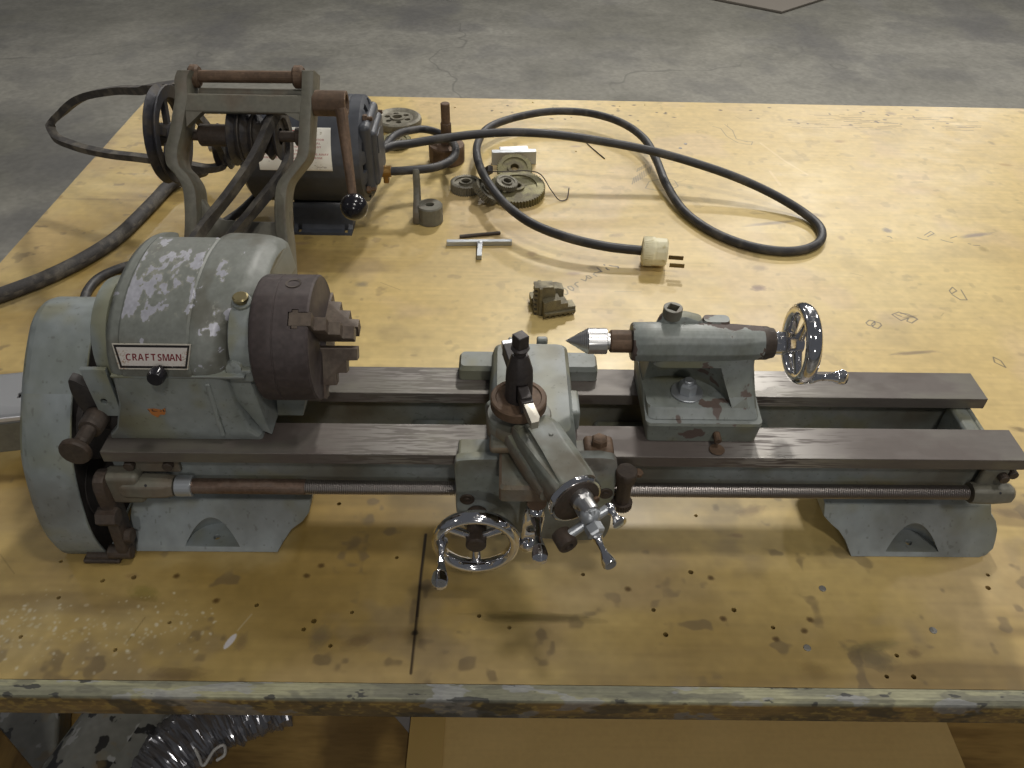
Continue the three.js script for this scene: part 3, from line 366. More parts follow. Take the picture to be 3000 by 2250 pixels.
  const trap = (m, col) => { b.fillStyle = col; b.beginPath(); b.moveTo(m, m * 0.9); b.lineTo(bw - m, m * 0.9); b.lineTo(bw - m - 46 + m * 0.3, bh - m * 0.9); b.lineTo(m + 46 - m * 0.3, bh - m * 0.9); b.fill(); };
  trap(12, '#1e1b1a'); trap(34, '#c6bfb8'); b.fillStyle = '#5d3f3c'; b.font = 'bold 82px sans-serif'; b.textAlign = 'center'; b.textBaseline = 'middle'; b.save(); b.translate(bw / 2 + 6, bh / 2 + 6); const word = 'CRAFTSMAN', step = 56; [...word].forEach((c, i) => { b.fillStyle = '#f0e8dd'; b.lineWidth = 4; b.strokeStyle = '#c9bfb6'; b.fillStyle = '#6e2127'; b.fillText(c, (i - 4) * step, 0); }); b.restore();
  for (let i = 0; i < 190; i++) { b.fillStyle = `rgba(${80 + R() * 60},${60 + R() * 30},40,${R() * 0.35})`; b.beginPath(); b.ellipse(R() < 0.6 ? R() * 130 : bw - R() * 110, bh * 0.25 + R() * bh * 0.75, 2 + R() * 9, 2 + R() * 6, 0, 0, 7); b.fill(); }
  for (let i = 0; i < 160; i++) { b.fillStyle = `rgba(70,58,48,${R() * 0.3})`; b.beginPath(); b.ellipse(R() * bw, R() * bh, 1 + R() * 5, 1 + R() * 3, 0, 0, 7); b.fill(); }
  const bt = new THREE.CanvasTexture(bc); bt.colorSpace = THREE.SRGBColorSpace;
  const bg = new THREE.ExtrudeGeometry(new THREE.Shape([[-0.03, 0.0102], [0.0295, 0.0102], [0.0255, -0.0098], [-0.0265, -0.0098]].map(p => new THREE.Vector2(...p))), { depth: 0.0012, bevelEnabled: false }); { const p = bg.attributes.position, U = new Float32Array(p.count * 2); for (let i = 0; i < p.count; i++) { U[2 * i] = (p.getX(i) + 0.03) / 0.0595; U[2 * i + 1] = (p.getY(i) + 0.0098) / 0.02; } bg.setAttribute('uv', new THREE.BufferAttribute(U, 2)); }
  const badge = part(cover, 'nameplate', bg, new THREE.MeshStandardMaterial({ map: bt, roughness: 0.35, metalness: 0.2 }), 'white nameplate with dark red CRAFTSMAN lettering');
  badge.position.set(-0.2665, 0.2128, 0.0405); badge.rotation.x = -0.45;
  part(lathe, 'index_knob', join(rev([[0, 0], [0.0034, 0], [0.0034, 0.006], [0.006, 0.0065], [0.0066, 0.009], [0.0066, 0.0135], [0.0056, 0.016], [0, 0.0163]], [-0.262, 0.2042, 0.0425], [0, 0.05, 1], 24, 0.7)), M.blackKnob, 'small black knob below the nameplate');
  // torn orange sticker
  part(base, 'sticker', ext('z', [[-0.008, 0.003], [-0.003, 0.0035], [0.003, 0.002], [0.0065, 0.0045], [0.0055, -0.001], [0.004, -0.003], [0.001, -0.0025], [-0.002, -0.006], [-0.006, -0.0025]].map(([a, c]) => [a - 0.276, c + 0.159]), 0.0438, 0.0446), matTex(128, 0.012, (u, v) => { const k = v > 0.3 && v < 0.6 && fbm(u, v, 14, 4, 2, 741) > 0.5 ? 1 : 0; return [...mixc([0.42, 0.15, 0.035], [0.06, 0.03, 0.02], k), 0.6]; }), 'torn scrap of an orange sticker');
  // left end of the headstock: rounded bearing cover and slotted tab
  part(lathe, 'bearing_cover', rev([[0, 0], [0.042, 0], [0.0455, 0.002], [0.047, 0.006], [0.047, 0.014], [0, 0.014]], [-0.319, AX - 0.006, -0.012], [1, 0, 0], 48, 0.6), M.paintGuard);
  part(lathe, 'slotted_tab', ext('z', [[-0.326, 0.15], [-0.3085, 0.15], [-0.3075, 0.199], [-0.3275, 0.199]], 0.036, 0.0405, 0.001, [circ(-0.3185, 0.166, 0.0026, 12)]), M.paintGuard);
  part(lathe, 'tumbler_lever', join(ext('z', smooth([[-0.342, 0.185], [-0.322, 0.165], [-0.314, 0.145], [-0.318, 0.13], [-0.333, 0.132], [-0.345, 0.16]], 4), 0.026, 0.036, 0.002)), M.oilyShade);
  part(lathe, 'plunger', join(rev([[0, 0], [0.0095, 0], [0.0095, 0.014], [0.0085, 0.016], [0.006, 0.0165], [0.006, 0.03], [0.0048, 0.032], [0.0048, 0.037], [0.0115, 0.0375], [0.0122, 0.0385], [0.0122, 0.0415], [0.0112, 0.0432], [0, 0.0436]], [-0.3295, 0.1485, 0.0385], [-0.05, 0, 1], 32, 0.5)), M.rustDark, 'rusty pull plunger with a round flat head');
  // right bearing, oil cup, lower boss
  const br = part(lathe, 'spindle_bearing', join(rev([[0, 0], [0.034, 0], [0.0355, 0.001], [0.0355, 0.0165], [0.034, 0.0185], [0, 0.0185]], [-0.2125, AX, 0], [1, 0, 0], 44, 0.6), rod([-0.2035, 0.226, 0.0], [-0.2035, 0.24, 0.004], 0.0075, 20), box(-0.214, -0.1945, 0.186, 0.2, 0.024, 0.0405, 0.004)), M.paintApron);
  part(br, 'oil_cup', rev([[0, 0], [0.0044, 0], [0.0044, 0.006], [0.006, 0.0062], [0.0062, 0.0085], [0.005, 0.0095], [0, 0.0098]], [-0.2035, 0.236, 0.004], [0, 1, 0.15], 20), M.brass);
  part(br, 'clamp_bolt', rod([-0.197, 0.193, 0.03], [-0.1935, 0.193, 0.03], 0.0065, 6), M.rust);
  part(br, 'boss', rev([[0, 0], [0.007, 0], [0.0073, 0.006], [0.006, 0.012], [0, 0.0135]], [-0.209, 0.197, 0.028], [0, 0.25, 1], 20, 0.9), M.paint);
}
{ // three-jaw chuck: revolved body with jaw slots, jaws stepped up towards the middle
  const xb = -0.193, r = 0.0508;
  const body = rev([[0, 0], [0.046, 0], [0.0495, 0.002], [r, 0.0045], [r, 0.0178], [0.0503, 0.0182], [0.0503, 0.019], [r, 0.0194], [r, 0.0442], [0.0495, 0.0457], [0.013, 0.0462], [0.0125, 0.042], [0.0125, 0.025], [0, 0.025]], [xb, AX, 0], [1, 0, 0], 72, 0.5);
  const slotTool = a => { const g = new THREE.BoxGeometry(0.03, 0.06, 0.0112); g.translate(0.0305 + 0.015, 0.035, 0); const h = new THREE.BoxGeometry(0.0052, 0.06, 0.0155); h.translate(0.0355, 0.035, 0); return [g, h].map(q => { q.rotateX(a); q.translate(xb, AX, 0); return boxUV(q); }); };
  const ang = [Math.PI / 2 - 0.937, Math.PI / 2 - 0.937 + 2.0944, Math.PI / 2 - 0.937 - 2.0944]; // rotateX(a) turns +y towards +z
  const ch = part(lathe, 'chuck', cut(body, ...ang.flatMap(slotTool)), M.iron, 'dark brown three-jaw chuck');
  for (const a of ang) {
    const poly = [[0.0312, 0.0503], [0.0312, 0.0075], [0.0742, 0.0075], [0.0742, 0.0172], [0.0655, 0.0176], [0.0655, 0.0278], [0.0565, 0.0282], [0.0565, 0.0385], [0.0478, 0.039], [0.0478, 0.0503]];
    const g = join(ext('z', poly, -0.0054, 0.0054, 0.0007), box(0.0332, 0.0378, 0.0085, 0.05, -0.0075, 0.0075, 0.0006)); g.rotateX(a); g.translate(xb, AX, 0); part(ch, 'jaw', boxUV(g), M.jaw);
  }
  part(ch, 'key_socket', rev([[0.0045, 0.0], [0.0062, 0.0004], [0.0062, -0.004], [0.0045, -0.004]], [xb + 0.03, AX + 0.0509 * Math.cos(-0.05), 0.0509 * Math.sin(-0.05)], [0, 1, 0], 20), M.rustDark);
}
{ // tailstock
  const t = part(lathe, 'tailstock', join(
    rloft('y', [[0.1254, 0.1205, 0.2128, -0.052, 0.0375, 0.004], [0.1425, 0.1185, 0.2145, -0.052, 0.0382, 0.004]], 5),
    rloft('y', [[0.1432, 0.1182, 0.2148, -0.054, 0.0386, 0.004], [0.1455, 0.1178, 0.2152, -0.054, 0.0376, 0.005], [0.149, 0.1182, 0.2148, -0.054, 0.02, 0.006], [0.1535, 0.1188, 0.214, -0.052, 0.0085, 0.006]], 5),
    (() => { const w = rloft('y', [[0.147, 0.1195, 0.2125, -0.05, 0.034, 0.006], [0.152, 0.1195, 0.2118, -0.047, 0.0285, 0.008], [0.16, 0.12, 0.211, -0.042, 0.0205, 0.009], [0.17, 0.1205, 0.2095, -0.034, 0.0155, 0.009], [0.182, 0.121, 0.207, -0.022, 0.013, 0.009], [0.196, 0.122, 0.2055, -0.016, 0.012, 0.009]], 6);
      const sc = new THREE.CylinderGeometry(0.03, 0.037, 0.031, 56); sc.scale(1.2, 1, 1.1); sc.translate(0.145, 0.1692, 0.0265); return cut(w, boxUV(sc)); })()), M.paintTail);
  const [bm, brf] = texPair(512, 512, (u, v) => { // u along the barrel, v round it from the front over the top
    const n = fbm(u, v, 7, 5, 6, 931), f = fbm(u, v, 50, 30, 2, 935), g = fbm(u, v, 4, 3, 5, 939), m = fbm(u, v, 20, 14, 5, 943);
    let c = mixc(PAINT, PAINTB, n).map(q => q * (0.86 + 0.28 * f)); c = mixc(c, GRIME, 0.45 * sst(0.5, 0.75, g));
    const zone = sst(0.4, 0.6, u) * sst(0.44, 0.52, v) * sst(0.78, 0.68, v), th = 0.69 - 0.27 * zone - 0.1 * sst(0.06, 0.0, u), nn = 0.6 * n + 0.4 * m, k = sst(th, th + 0.012, nn), h = sst(th - 0.03, th - 0.01, nn);
    c = mixc(c, [0.27, 0.28, 0.25], 0.5 * h * (1 - k)); c = mixc(c, mixc([0.105, 0.078, 0.068], [0.075, 0.05, 0.042], f), k); return [...c, 0.36 + 0.15 * g + 0.25 * k];
  }, THREE.ClampToEdgeWrapping);
  const barrelUV = g => { const p = g.attributes.position, U = new Float32Array(p.count * 2); for (let i = 0; i < p.count; i++) { U[2 * i] = Math.max(0.002, Math.min(0.998, (p.getX(i) - 0.1035) / 0.106)); U[2 * i + 1] = Math.max(0.002, Math.min(0.998, 0.25 + Math.atan2(p.getY(i) - AX, p.getZ(i)) / (2 * Math.PI) * 1.0)); } g.setAttribute('uv', new THREE.BufferAttribute(U, 2)); return g; };
  part(t, 'barrel', barrelUV(rev([[0, 0], [0.0148, 0], [0.0158, 0.0012], [0.0162, 0.02], [0.0162, 0.05], [0.0152, 0.085], [0.0138, 0.106], [0, 0.106]], [0.1035, AX, 0], [1, 0, 0], 40, 0.7)), new THREE.MeshStandardMaterial({ map: bm, roughnessMap: brf, roughness: 1 }), 'tapered barrel with flaked paint on the upper right');
  part(t, 'clamp_lug', join(rloft('y', [[0.205, 0.122, 0.166, -0.0175, -0.002, 0.005], [0.2185, 0.126, 0.16, -0.0165, -0.005, 0.005], [0.2215, 0.128, 0.15, -0.0155, -0.0065, 0.004]], 5), rloft('y', [[0.205, 0.158, 0.186, -0.017, -0.002, 0.004], [0.2175, 0.162, 0.183, -0.016, -0.006, 0.004]], 5)), M.paintTail);
  part(t, 'end_ring', rev([[0, 0], [0.0138, 0], [0.0138, 0.004], [0.0128, 0.0065], [0.0122, 0.0095], [0, 0.0095]], [0.2096, AX, 0], [1, 0, 0], 36), M.rustDark);
  const sock = (() => { const o = new THREE.Shape(circ(0, 0, 0.0078, 28).map(p => new THREE.Vector2(...p))); o.holes.push(new THREE.Path([[0.0056, 0], [0, 0.0056], [-0.0056, 0], [0, -0.0056]].map(p => new THREE.Vector2(...p)))); const g = new THREE.ExtrudeGeometry(o, { depth: 0.0085, bevelEnabled: true, bevelSize: 0.0004, bevelThickness: 0.0004, bevelOffset: -0.0004, bevelSegments: 1 }); g.rotateX(-Math.PI / 2); g.rotateY(0.25); g.translate(0.1355, 0.2195, -0.0105); return crease(g, 0.5); })();
  part(t, 'clamp_socket', sock, M.casting, 'square-holed clamp screw on top of the barrel');
  part(t, 'quill', rod([0.0858, AX, 0], [0.104, AX, 0], 0.0093, 32, 0.001), M.rust);
  const tp = [[0, 0], [0.0011, 0.0015]]; for (let i = 0; i < 10; i++) { const q = 0.002 + i * 0.0016; tp.push([q * 0.58 + 0.0003, q], [q * 0.58 + 0.0007, q + 0.0012]); } tp.push([0.0107, 0.0183], [0.0107, 0.033], [0.0103, 0.0336], [0.007, 0.0336], [0.0068, 0.0365], [0, 0.0365]);
  part(t, 'dead_centre', rev(tp, [0.0498, AX, 0], [1, 0, 0], 40, 0.2), M.turned, 'bright turned cone-pointed centre');
  const nut = part(t, 'clamp_nut', join(hexRod([0.155, 0.1552, 0.0085], [0.155, 0.166, 0.0085], 0.0078), rod([0.155, 0.165, 0.0085], [0.155, 0.1685, 0.0085], 0.0042, 16)), M.zinc);
  part(nut, 'washer', rod([0.155, 0.1538, 0.0085], [0.155, 0.1556, 0.0085], 0.0135, 28, 0.0004), M.zinc);
  part(t, 'side_screw', join(rod([0.178, 0.1345, 0.036], [0.178, 0.1335, 0.0465], 0.0032, 12), rod([0.178, 0.1255, 0.048], [0.178, 0.1265, 0.048], 0.0065, 16, 0.0003)), M.rust);
  const w = part(t, 'handwheel', join(torus(0.0285, 0.0052, [0.2425, AX, 0], [1, 0, 0], 1.25), rev([[0, 0], [0.0094, 0], [0.0096, 0.012], [0.0088, 0.0185], [0.0075, 0.024], [0, 0.0245]], [0.219, AX, 0], [1, 0, 0], 30, 0.7), ...[0.25, 0.25 + 2.094, 0.25 + 4.189].map(a => { const d = [0, Math.cos(a), Math.sin(a)]; const g = new THREE.CylinderGeometry(0.0028, 0.0042, 0.024, 12); g.scale(1, 1, 1); g.translate(0, 0.0165, 0); g.rotateX(a); g.translate(0.2395, AX, 0); return boxUV(g); })), M.chrome, 'chrome tailstock handwheel');
  part(w, 'handle', handleG([0.2475, 0.1835, 0.0225], [0.2785, 0.185, 0.0225], 0.0062), M.chrome);
}
{ // carriage: saddle, apron, cross slide, compound, tool post
  const sd = part(lathe, 'carriage', join(
    rloft('y', [[0.1255, -0.0405, 0.0855, -0.0635, -0.0385, 0.004], [0.136, -0.0405, 0.0855, -0.0635, -0.0385, 0.004], [0.14, -0.0385, 0.0835, -0.0615, -0.041, 0.004]], 5),
    rloft('y', [[0.1255, -0.0125, 0.0615, -0.0655, 0.06, 0.006], [0.14, -0.0105, 0.0592, -0.063, 0.06, 0.007], [0.1515, -0.0085, 0.0572, -0.0585, 0.06, 0.008], [0.1555, -0.0055, 0.0542, -0.054, 0.06, 0.008]], 6), box(0.004, 0.012, 0.142, 0.154, -0.067, -0.06, 0.002), box(0.03, 0.04, 0.142, 0.156, -0.066, -0.06, 0.002), box(0.05, 0.064, 0.128, 0.1495, 0.0, 0.03, 0.003)), M.paint);
  const ap = part(lathe, 'apron', join(ext('z', smooth([[-0.0385, 0.131], [-0.039, 0.1], [-0.039, 0.068], [-0.036, 0.054], [-0.028, 0.045], [0.0, 0.0385], [0.03, 0.0345], [0.07, 0.032], [0.0885, 0.034], [0.0935, 0.045], [0.0935, 0.08], [0.0935, 0.115], [0.092, 0.131], [0.088, 0.1365], [0.03, 0.135], [-0.034, 0.1335]], 4), 0.0605, 0.0705, 0.0025), box(-0.037, 0.09, 0.1256, 0.133, 0.044, 0.066, 0.003)), M.paintApron);
  for (const [x, y] of [[-0.0295, 0.087], [0.086, 0.096], [0.01, 0.098], [0.07, 0.075], [0.048, 0.08]]) part(ap, 'screw', join(rod([x, y, 0.0695], [x, y, 0.0718], 0.0062, 18, 0.0005), rod([x, y, 0.0715], [x, y, 0.073], 0.003, 12, 0.0003)), M.rustDark);
  part(ap, 'cap_bolt', join(box(0.066, 0.0905, 0.1255, 0.137, 0.042, 0.066, 0.004), hexRod([0.0785, 0.137, 0.053], [0.0785, 0.1435, 0.053], 0.0068)), M.rust);
  // handwheel
  const hx = -0.0213, hy = 0.0715, hz = 0.103;
  const hw = part(lathe, 'apron_handwheel', join(torus(0.0315, 0.0049, [hx, hy, hz], [0, 0, 1], 1.3), ...[0, 2.094, 4.189].map(a => { const g = new THREE.CylinderGeometry(0.0033, 0.0042, 0.026, 12); g.translate(0, -0.017, 0); g.rotateZ(a); g.translate(hx, hy, hz - 0.004); return boxUV(g); })), M.chrome, 'chrome apron handwheel');
  part(hw, 'hub', rod([hx, hy, hz - 0.033], [hx, hy, hz + 0.005], 0.0085, 24, 0.0015), M.rustDark);
  part(hw, 'handle', handleG([-0.0487, 0.0775, hz + 0.003], [-0.0478, 0.0795, 0.1535], 0.0066), M.chrome);
  // cross slide
  const cs = part(lathe, 'cross_slide', join(rloft('y', [[0.1285, -0.003, 0.04, -0.02, 0.1085, 0.004], [0.1415, -0.003, 0.04, -0.02, 0.1085, 0.004], [0.1445, -0.001, 0.038, -0.018, 0.1065, 0.004]], 5), rev([[0, 0], [0.025, 0], [0.0262, 0.0015], [0.0262, 0.0165], [0.025, 0.019], [0, 0.019]], [0.0125, 0.144, 0.045], [0, 1, 0], 40), box(-0.011, 0.036, 0.1445, 0.153, 0.01, 0.075, 0.004)), M.paintDirty);
  const fc = part(cs, 'feed_screw', join(rod([0.027, 0.116, 0.1], [0.027, 0.114, 0.085], 0.008, 22), rod([0.0262, 0.116, 0.068], [0.0262, 0.116, 0.098], 0.0058, 18)), M.rust);
  const cc = part(cs, 'feed_crank', join(ext('z', smooth([[0.02, 0.1], [0.0325, 0.1], [0.0325, 0.07], [0.031, 0.053], [0.024, 0.048], [0.0165, 0.054], [0.0155, 0.07]].map(([x, y]) => [x + 0.0005, y + 0.005]), 4), 0.09, 0.0965, 0.002, [circ(0.0245, 0.0795, 0.0042, 16)]), ball([0.0272, 0.1035, 0.0975], 0.0066), ball([0.0215, 0.06, 0.094], 0.0085)), M.chrome, 'chrome ball crank of the cross slide');
  part(cc, 'handle', handleG([0.0273, 0.1005, 0.0995], [0.0292, 0.0985, 0.1435], 0.0064), M.chrome);
  // compound rest, built along its own axis and swivelled 25 degrees
  const cp = part(lathe, 'compound_rest', (() => {
    const body = rloft('z', [[0.02, -0.0165, 0.0165, 0.148, 0.171, 0.004], [0.035, -0.0185, 0.019, 0.148, 0.1765, 0.009], [0.06, -0.0185, 0.019, 0.146, 0.1765, 0.011], [0.088, -0.018, 0.0185, 0.142, 0.175, 0.011], [0.0915, -0.0176, 0.018, 0.142, 0.1742, 0.011]], 7);
    const groove = box(-0.0205, -0.0065, 0.1765 - 0.0038, 0.185, 0.026, 0.1, 0.0006); groove.rotateY(-0.06);
    const g = cut(body, groove); const lower = rloft('z', [[-0.022, -0.02, 0.02, 0.146, 0.163, 0.006], [0.05, -0.022, 0.0215, 0.143, 0.162, 0.006], [0.078, -0.0205, 0.02, 0.144, 0.158, 0.006]], 6);
    return join(g, lower, rod([0.004, 0.1755, 0.046], [0.004, 0.1775, 0.046], 0.0018, 12, 0.0004)); })(), M.paintDirty, 'rusty swivelled compound rest');
  cp.position.set(0.0125, 0, 0.0435); cp.rotation.y = 0.445;
  const pl = part(cp, 'end_plate', join(rev([[0.0, 0], [0.0195, 0], [0.0212, 0.0012], [0.0212, 0.0042], [0.0202, 0.0054], [0.0, 0.0054]], [0, 0.1545, 0.0905], [0, 0, 1], 48)), M.chrome, 'chrome graduated end plate');
  part(pl, 'face', rod([0, 0.1545, 0.0955], [0, 0.1545, 0.0966], 0.0186, 40, 0.0003), M.rustDark);
  part(cp, 'feed_bush', rev([[0, 0], [0.0085, 0], [0.0085, 0.007], [0.007, 0.0095], [0.0066, 0.019], [0, 0.019]], [0.002, 0.159, 0.0945], [0, 0, 1], 28), M.steel);
  part(cp, 'screw', rod([0.0155, 0.1495, 0.094], [0.0155, 0.1495, 0.0985], 0.0035, 14), M.rust);
  const ck = part(cp, 'crank', join(rod([0.001, 0.1525, 0.1], [0.0, 0.1505, 0.122], 0.0052, 20), ball([0.001, 0.156, 0.1125], 0.0078), rod([0.001, 0.156, 0.118], [0.001, 0.1635, 0.1135], 0.003, 12), hexRod([0.0, 0.152, 0.119], [0.0, 0.1505, 0.1268], 0.0068), rod([-0.017, 0.143, 0.1135], [0.018, 0.1565, 0.1125], 0.0036, 16)), M.zinc, 'worn ball crank of the compound');
  part(ck, 'handle', handleG([0.0, 0.148, 0.125], [-0.003, 0.1445, 0.1515], 0.0052), M.chrome);
  part(ck, 'ball_end', join(ball([0.0175, 0.1562, 0.113], 0.0042), handleG([0.0175, 0.1557, 0.1135], [0.0182, 0.1535, 0.1285], 0.0055)), M.chrome);
  part(ck, 'counterweight', rev([[0, 0], [0.007, 0], [0.0076, 0.0015], [0.0076, 0.0115], [0.007, 0.0128], [0.0036, 0.0132], [0.003, 0.0105], [0, 0.0105]], [-0.0185, 0.1405, 0.107], [0, -0.1, 1], 24), M.rustDark);
  // tool post
  const tz = 0.048, txp = 0.0117, ty = 0.1768;
  const tpz = part(lathe, 'tool_post', (() => { const b = rev([[0, 0], [0.0106, 0], [0.0106, 0.022], [0.0102, 0.03], [0.0068, 0.0425], [0.006, 0.0445], [0, 0.0445]], [txp, ty + 0.004, tz], [0, 1, 0], 32, 0.5); const s = new THREE.BoxGeometry(0.0088, 0.0175, 0.04); s.rotateY(0.2); s.translate(txp, ty + 0.004 + 0.0135, tz); return cut(b, boxUV(s)); })(), M.toolDark, 'dark slotted lantern tool post');
  part(tpz, 'ring_base', rev([[0.0095, 0.002], [0.0095, 0.0045], [0.0175, 0.0042], [0.0182, 0.0052], [0.0212, 0.005], [0.0222, 0.004], [0.0222, -0.0035], [0.021, -0.0048], [0, -0.0048]], [txp, ty + 0.001, tz], [0, 1, 0], 56, 0.4), M.rust, 'wide rusty ring under the tool post');
  part(tpz, 'set_screw', join(rod([txp, ty + 0.045, tz], [txp, ty + 0.057, tz], 0.0047, 18), rev([[0, 0], [0.0062, 0.0], [0.0072, 0.002], [0.0055, 0.0035], [0, 0.0035]], [txp, ty + 0.0525, tz], [0, 1, 0], 20), (() => { const g = new RoundedBoxGeometry(0.0096, 0.0108, 0.0096, 2, 0.001); g.rotateY(0.62); g.translate(txp, ty + 0.0613, tz); return boxUV(g); })()), M.toolDark);
  const th = (() => { const h = box(-0.0043, 0.0043, -0.0065, 0.0065, -0.043, 0.0185, 0.0012); const n = box(-0.0048, 0.0048, -0.0075, 0.0045, 0.0148, 0.0215, 0.001); return join(h, n); })();
  const hd = part(tpz, 'tool_holder', th, M.toolDark); hd.position.set(txp + 0.001, ty + 0.0185, tz + 0.002); hd.rotation.set(0.1, 0.24, 0, 'YXZ');
  part(hd, 'holder_end', box(-0.0045, 0.0045, -0.0005, 0.0068, -0.046, -0.0415, 0.0008), M.bright, 'bright ground end of the tool holder');
  part(hd, 'tool_bit', (() => { const g = ext('y', [[-0.0038, 0.012], [0.0038, 0.012], [0.0056, 0.036], [0.0035, 0.0405], [-0.0022, 0.041]], -0.004, 0.0036, 0.0004); return g; })(), M.toolBit, 'flat grey cutting bit');
  // threading dial at the right of the apron
  const td = part(lathe, 'thread_dial', rev([[0, 0], [0.0058, 0], [0.0062, 0.018], [0.0082, 0.027], [0.0088, 0.031], [0.0088, 0.036], [0.008, 0.037], [0, 0.037]], [0.1005, 0.088, 0.0715], [0, 1, 0], 28, 0.7), M.rustDark, 'rusty upright thread dial with a flat round top');
  part(td, 'worm_gear', ext('y', Array.from({ length: 48 }, (_, i) => { const r = i % 2 ? 0.0088 : 0.0078, a = i / 48 * 2 * Math.PI; return [0.1005 + r * Math.cos(a), 0.0715 + r * Math.sin(a)]; }), 0.0815, 0.088, 0), M.rustDark);
  part(td, 'mounting_arm', join(box(0.0905, 0.104, 0.1, 0.116, 0.0605, 0.068, 0.003), rod([0.111, 0.114, 0.066], [0.112, 0.118, 0.066], 0.004, 10)), M.rust);
}

// ------------------------------------------------------------------ countershaft bracket behind the headstock
{
  const c = thing('countershaft_bracket', 'tall grey cast bracket carrying a countershaft, pulleys and a ball-ended lever behind the headstock', 'countershaft bracket', [0, 0.06, -0.67]);
  c.rotation.x = -0.5404;
  const Lx = [[0.287, -0.3335], [0.279, -0.337], [0.262, -0.3375], [0.2474, -0.3405], [0.2256, -0.3456], [0.208, -0.3506], [0.1938, -0.3497], [0.185, -0.342], [0.1719, -0.335], [0.1529, -0.3337], [0.1325, -0.3345], [0.1, -0.338], [0.05, -0.34], [-0.005, -0.341]];
  const Rx = [[0.289, -0.2084], [0.2691, -0.2095], [0.2486, -0.2118], [0.228, -0.2135], [0.2049, -0.2164], [0.1903, -0.2272], [0.1779, -0.2366], [0.1634, -0.24], [0.1375, -0.2409], [0.1159, -0.239], [0.06, -0.237], [-0.005, -0.235]];
  const strip = (A, w) => { const k = new THREE.CatmullRomCurve3(A.map(p => V(p[1], p[0], 0)), false, 'centripetal').getPoints(60); return [...k.map(p => [p.x, p.y]), ...k.map(p => [p.x + w, p.y]).reverse()]; };
  part(c, 'leg', ext('z', strip(Lx, 0.0135), -0.034, 0.0, 0.0022), M.casting); part(c, 'leg', ext('z', strip(Rx, 0.0125), -0.03, 0.0, 0.0022), M.casting);
  part(c, 'crossbar', join(box(-0.33, -0.203, 0.2462, 0.2648, -0.012, -0.0008, 0.0025), ext('z', [[-0.327, 0.2475], [-0.31, 0.2475], [-0.327, 0.232]], -0.011, -0.0015), ext('z', [[-0.228, 0.2475], [-0.205, 0.2475], [-0.21, 0.238]], -0.011, -0.0015)), M.casting);
  part(c, 'web', ext('z', [[-0.33, -0.002], [-0.33, 0.165], [-0.319, 0.16], [-0.31, 0.146], [-0.3, 0.14], [-0.27, 0.1385], [-0.235, 0.1385], [-0.228, 0.15], [-0.226, -0.002]], -0.026, -0.014, 0.002), M.casting);
  part(c, 'base', box(-0.352, -0.218, -0.012, 0.012, -0.03, 0.012, 0.004), M.casting);
  const foot = part(c, 'foot', box(-0.36, -0.205, -0.0298, 0.0302, -0.05, 0.04, 0.004), M.casting); foot.position.set(0, -0.0257, -0.0154); foot.rotation.x = 0.5404; foot.position.set(0, -0.0257, -0.0154);
  part(c, 'tie_rod', join(rod([-0.322, 0.285, -0.022], [-0.21, 0.286, -0.022], 0.0062, 18), rod([-0.3285, 0.285, -0.022], [-0.3185, 0.285, -0.022], 0.0115, 24, 0.002), rod([-0.222, 0.286, -0.022], [-0.211, 0.286, -0.022], 0.0115, 24, 0.002)), M.rust, 'rusty rod with round collars across the top');
  part(c, 'rear_bar', box(-0.322, -0.208, 0.2595, 0.275, -0.034, -0.0255, 0.002), M.casting);
  const sy = 0.228, szz = -0.034;
  part(c, 'countershaft', join(rod([-0.38, sy, szz], [-0.209, sy, szz], 0.0058, 18), rod([-0.325, sy, szz], [-0.284, sy, szz], 0.0115, 24), rod([-0.224, sy, szz], [-0.21, sy, szz], 0.0095, 24)), M.rustDark);
  const vg = (x, r, w) => [[r * 0.35, x], [r - 0.0006, x], [r, x + 0.0008], [r - 0.006, x + w / 2], [r, x + w - 0.0008], [r - 0.0006, x + w], [r * 0.35, x + w]];
  part(c, 'step_pulley', join(rev(vg(0, 0.031, 0.0125), [-0.289, sy, szz], [1, 0, 0], 48, 0.4), rev(vg(0.0126, 0.0265, 0.0125), [-0.289, sy, szz], [1, 0, 0], 48, 0.4), rev(vg(0.0252, 0.0225, 0.0125), [-0.289, sy, szz], [1, 0, 0], 48, 0.4), rev(vg(0.0378, 0.0245, 0.011), [-0.289, sy, szz], [1, 0, 0], 48, 0.4)), M.pulley);
  const R1 = 0.0505; part(c, 'large_pulley', join(rev([[R1 - 0.013, 0.001], [R1 - 0.001, 0.0], [R1, 0.001], [R1 - 0.007, 0.0062], [R1, 0.0116], [R1 - 0.001, 0.0126], [R1 - 0.013, 0.0115], [R1 - 0.0145, 0.006], [R1 - 0.013, 0.001]], [-0.3645, sy, szz], [1, 0, 0], 64, 0.5), rod([-0.368, sy, szz], [-0.35, sy, szz], 0.012, 24), ...[0.3, 1.557, 2.813, 4.07, 5.327].map(a => { const g = new THREE.BoxGeometry(0.005, 0.03, 0.008); g.translate(-0.3585, 0.0245, 0); g.rotateX(a); g.translate(0, sy, szz); return boxUV(g); })), M.pulley, 'large spoked pulley at the left');
  part(c, 'sleeve', rev([[0, 0], [0.0122, 0], [0.0128, 0.0006], [0.0128, 0.033], [0.0122, 0.0336], [0.009, 0.0337], [0.0085, 0.03], [0, 0.03]], [-0.199, 0.259, -0.012], [1, 0, 0], 32), M.rust);
  const lv = part(c, 'lever', rod([-0.1698, 0.252, -0.003], [-0.1578, 0.165, 0.006], 0.0062, 16, 0.0006, 0.0045), M.rust);
  part(lv, 'ball_knob', ball([-0.1562, 0.1545, 0.007], 0.0142, [1, 0.97, 1]), M.blackKnob, 'glossy black ball knob');
}

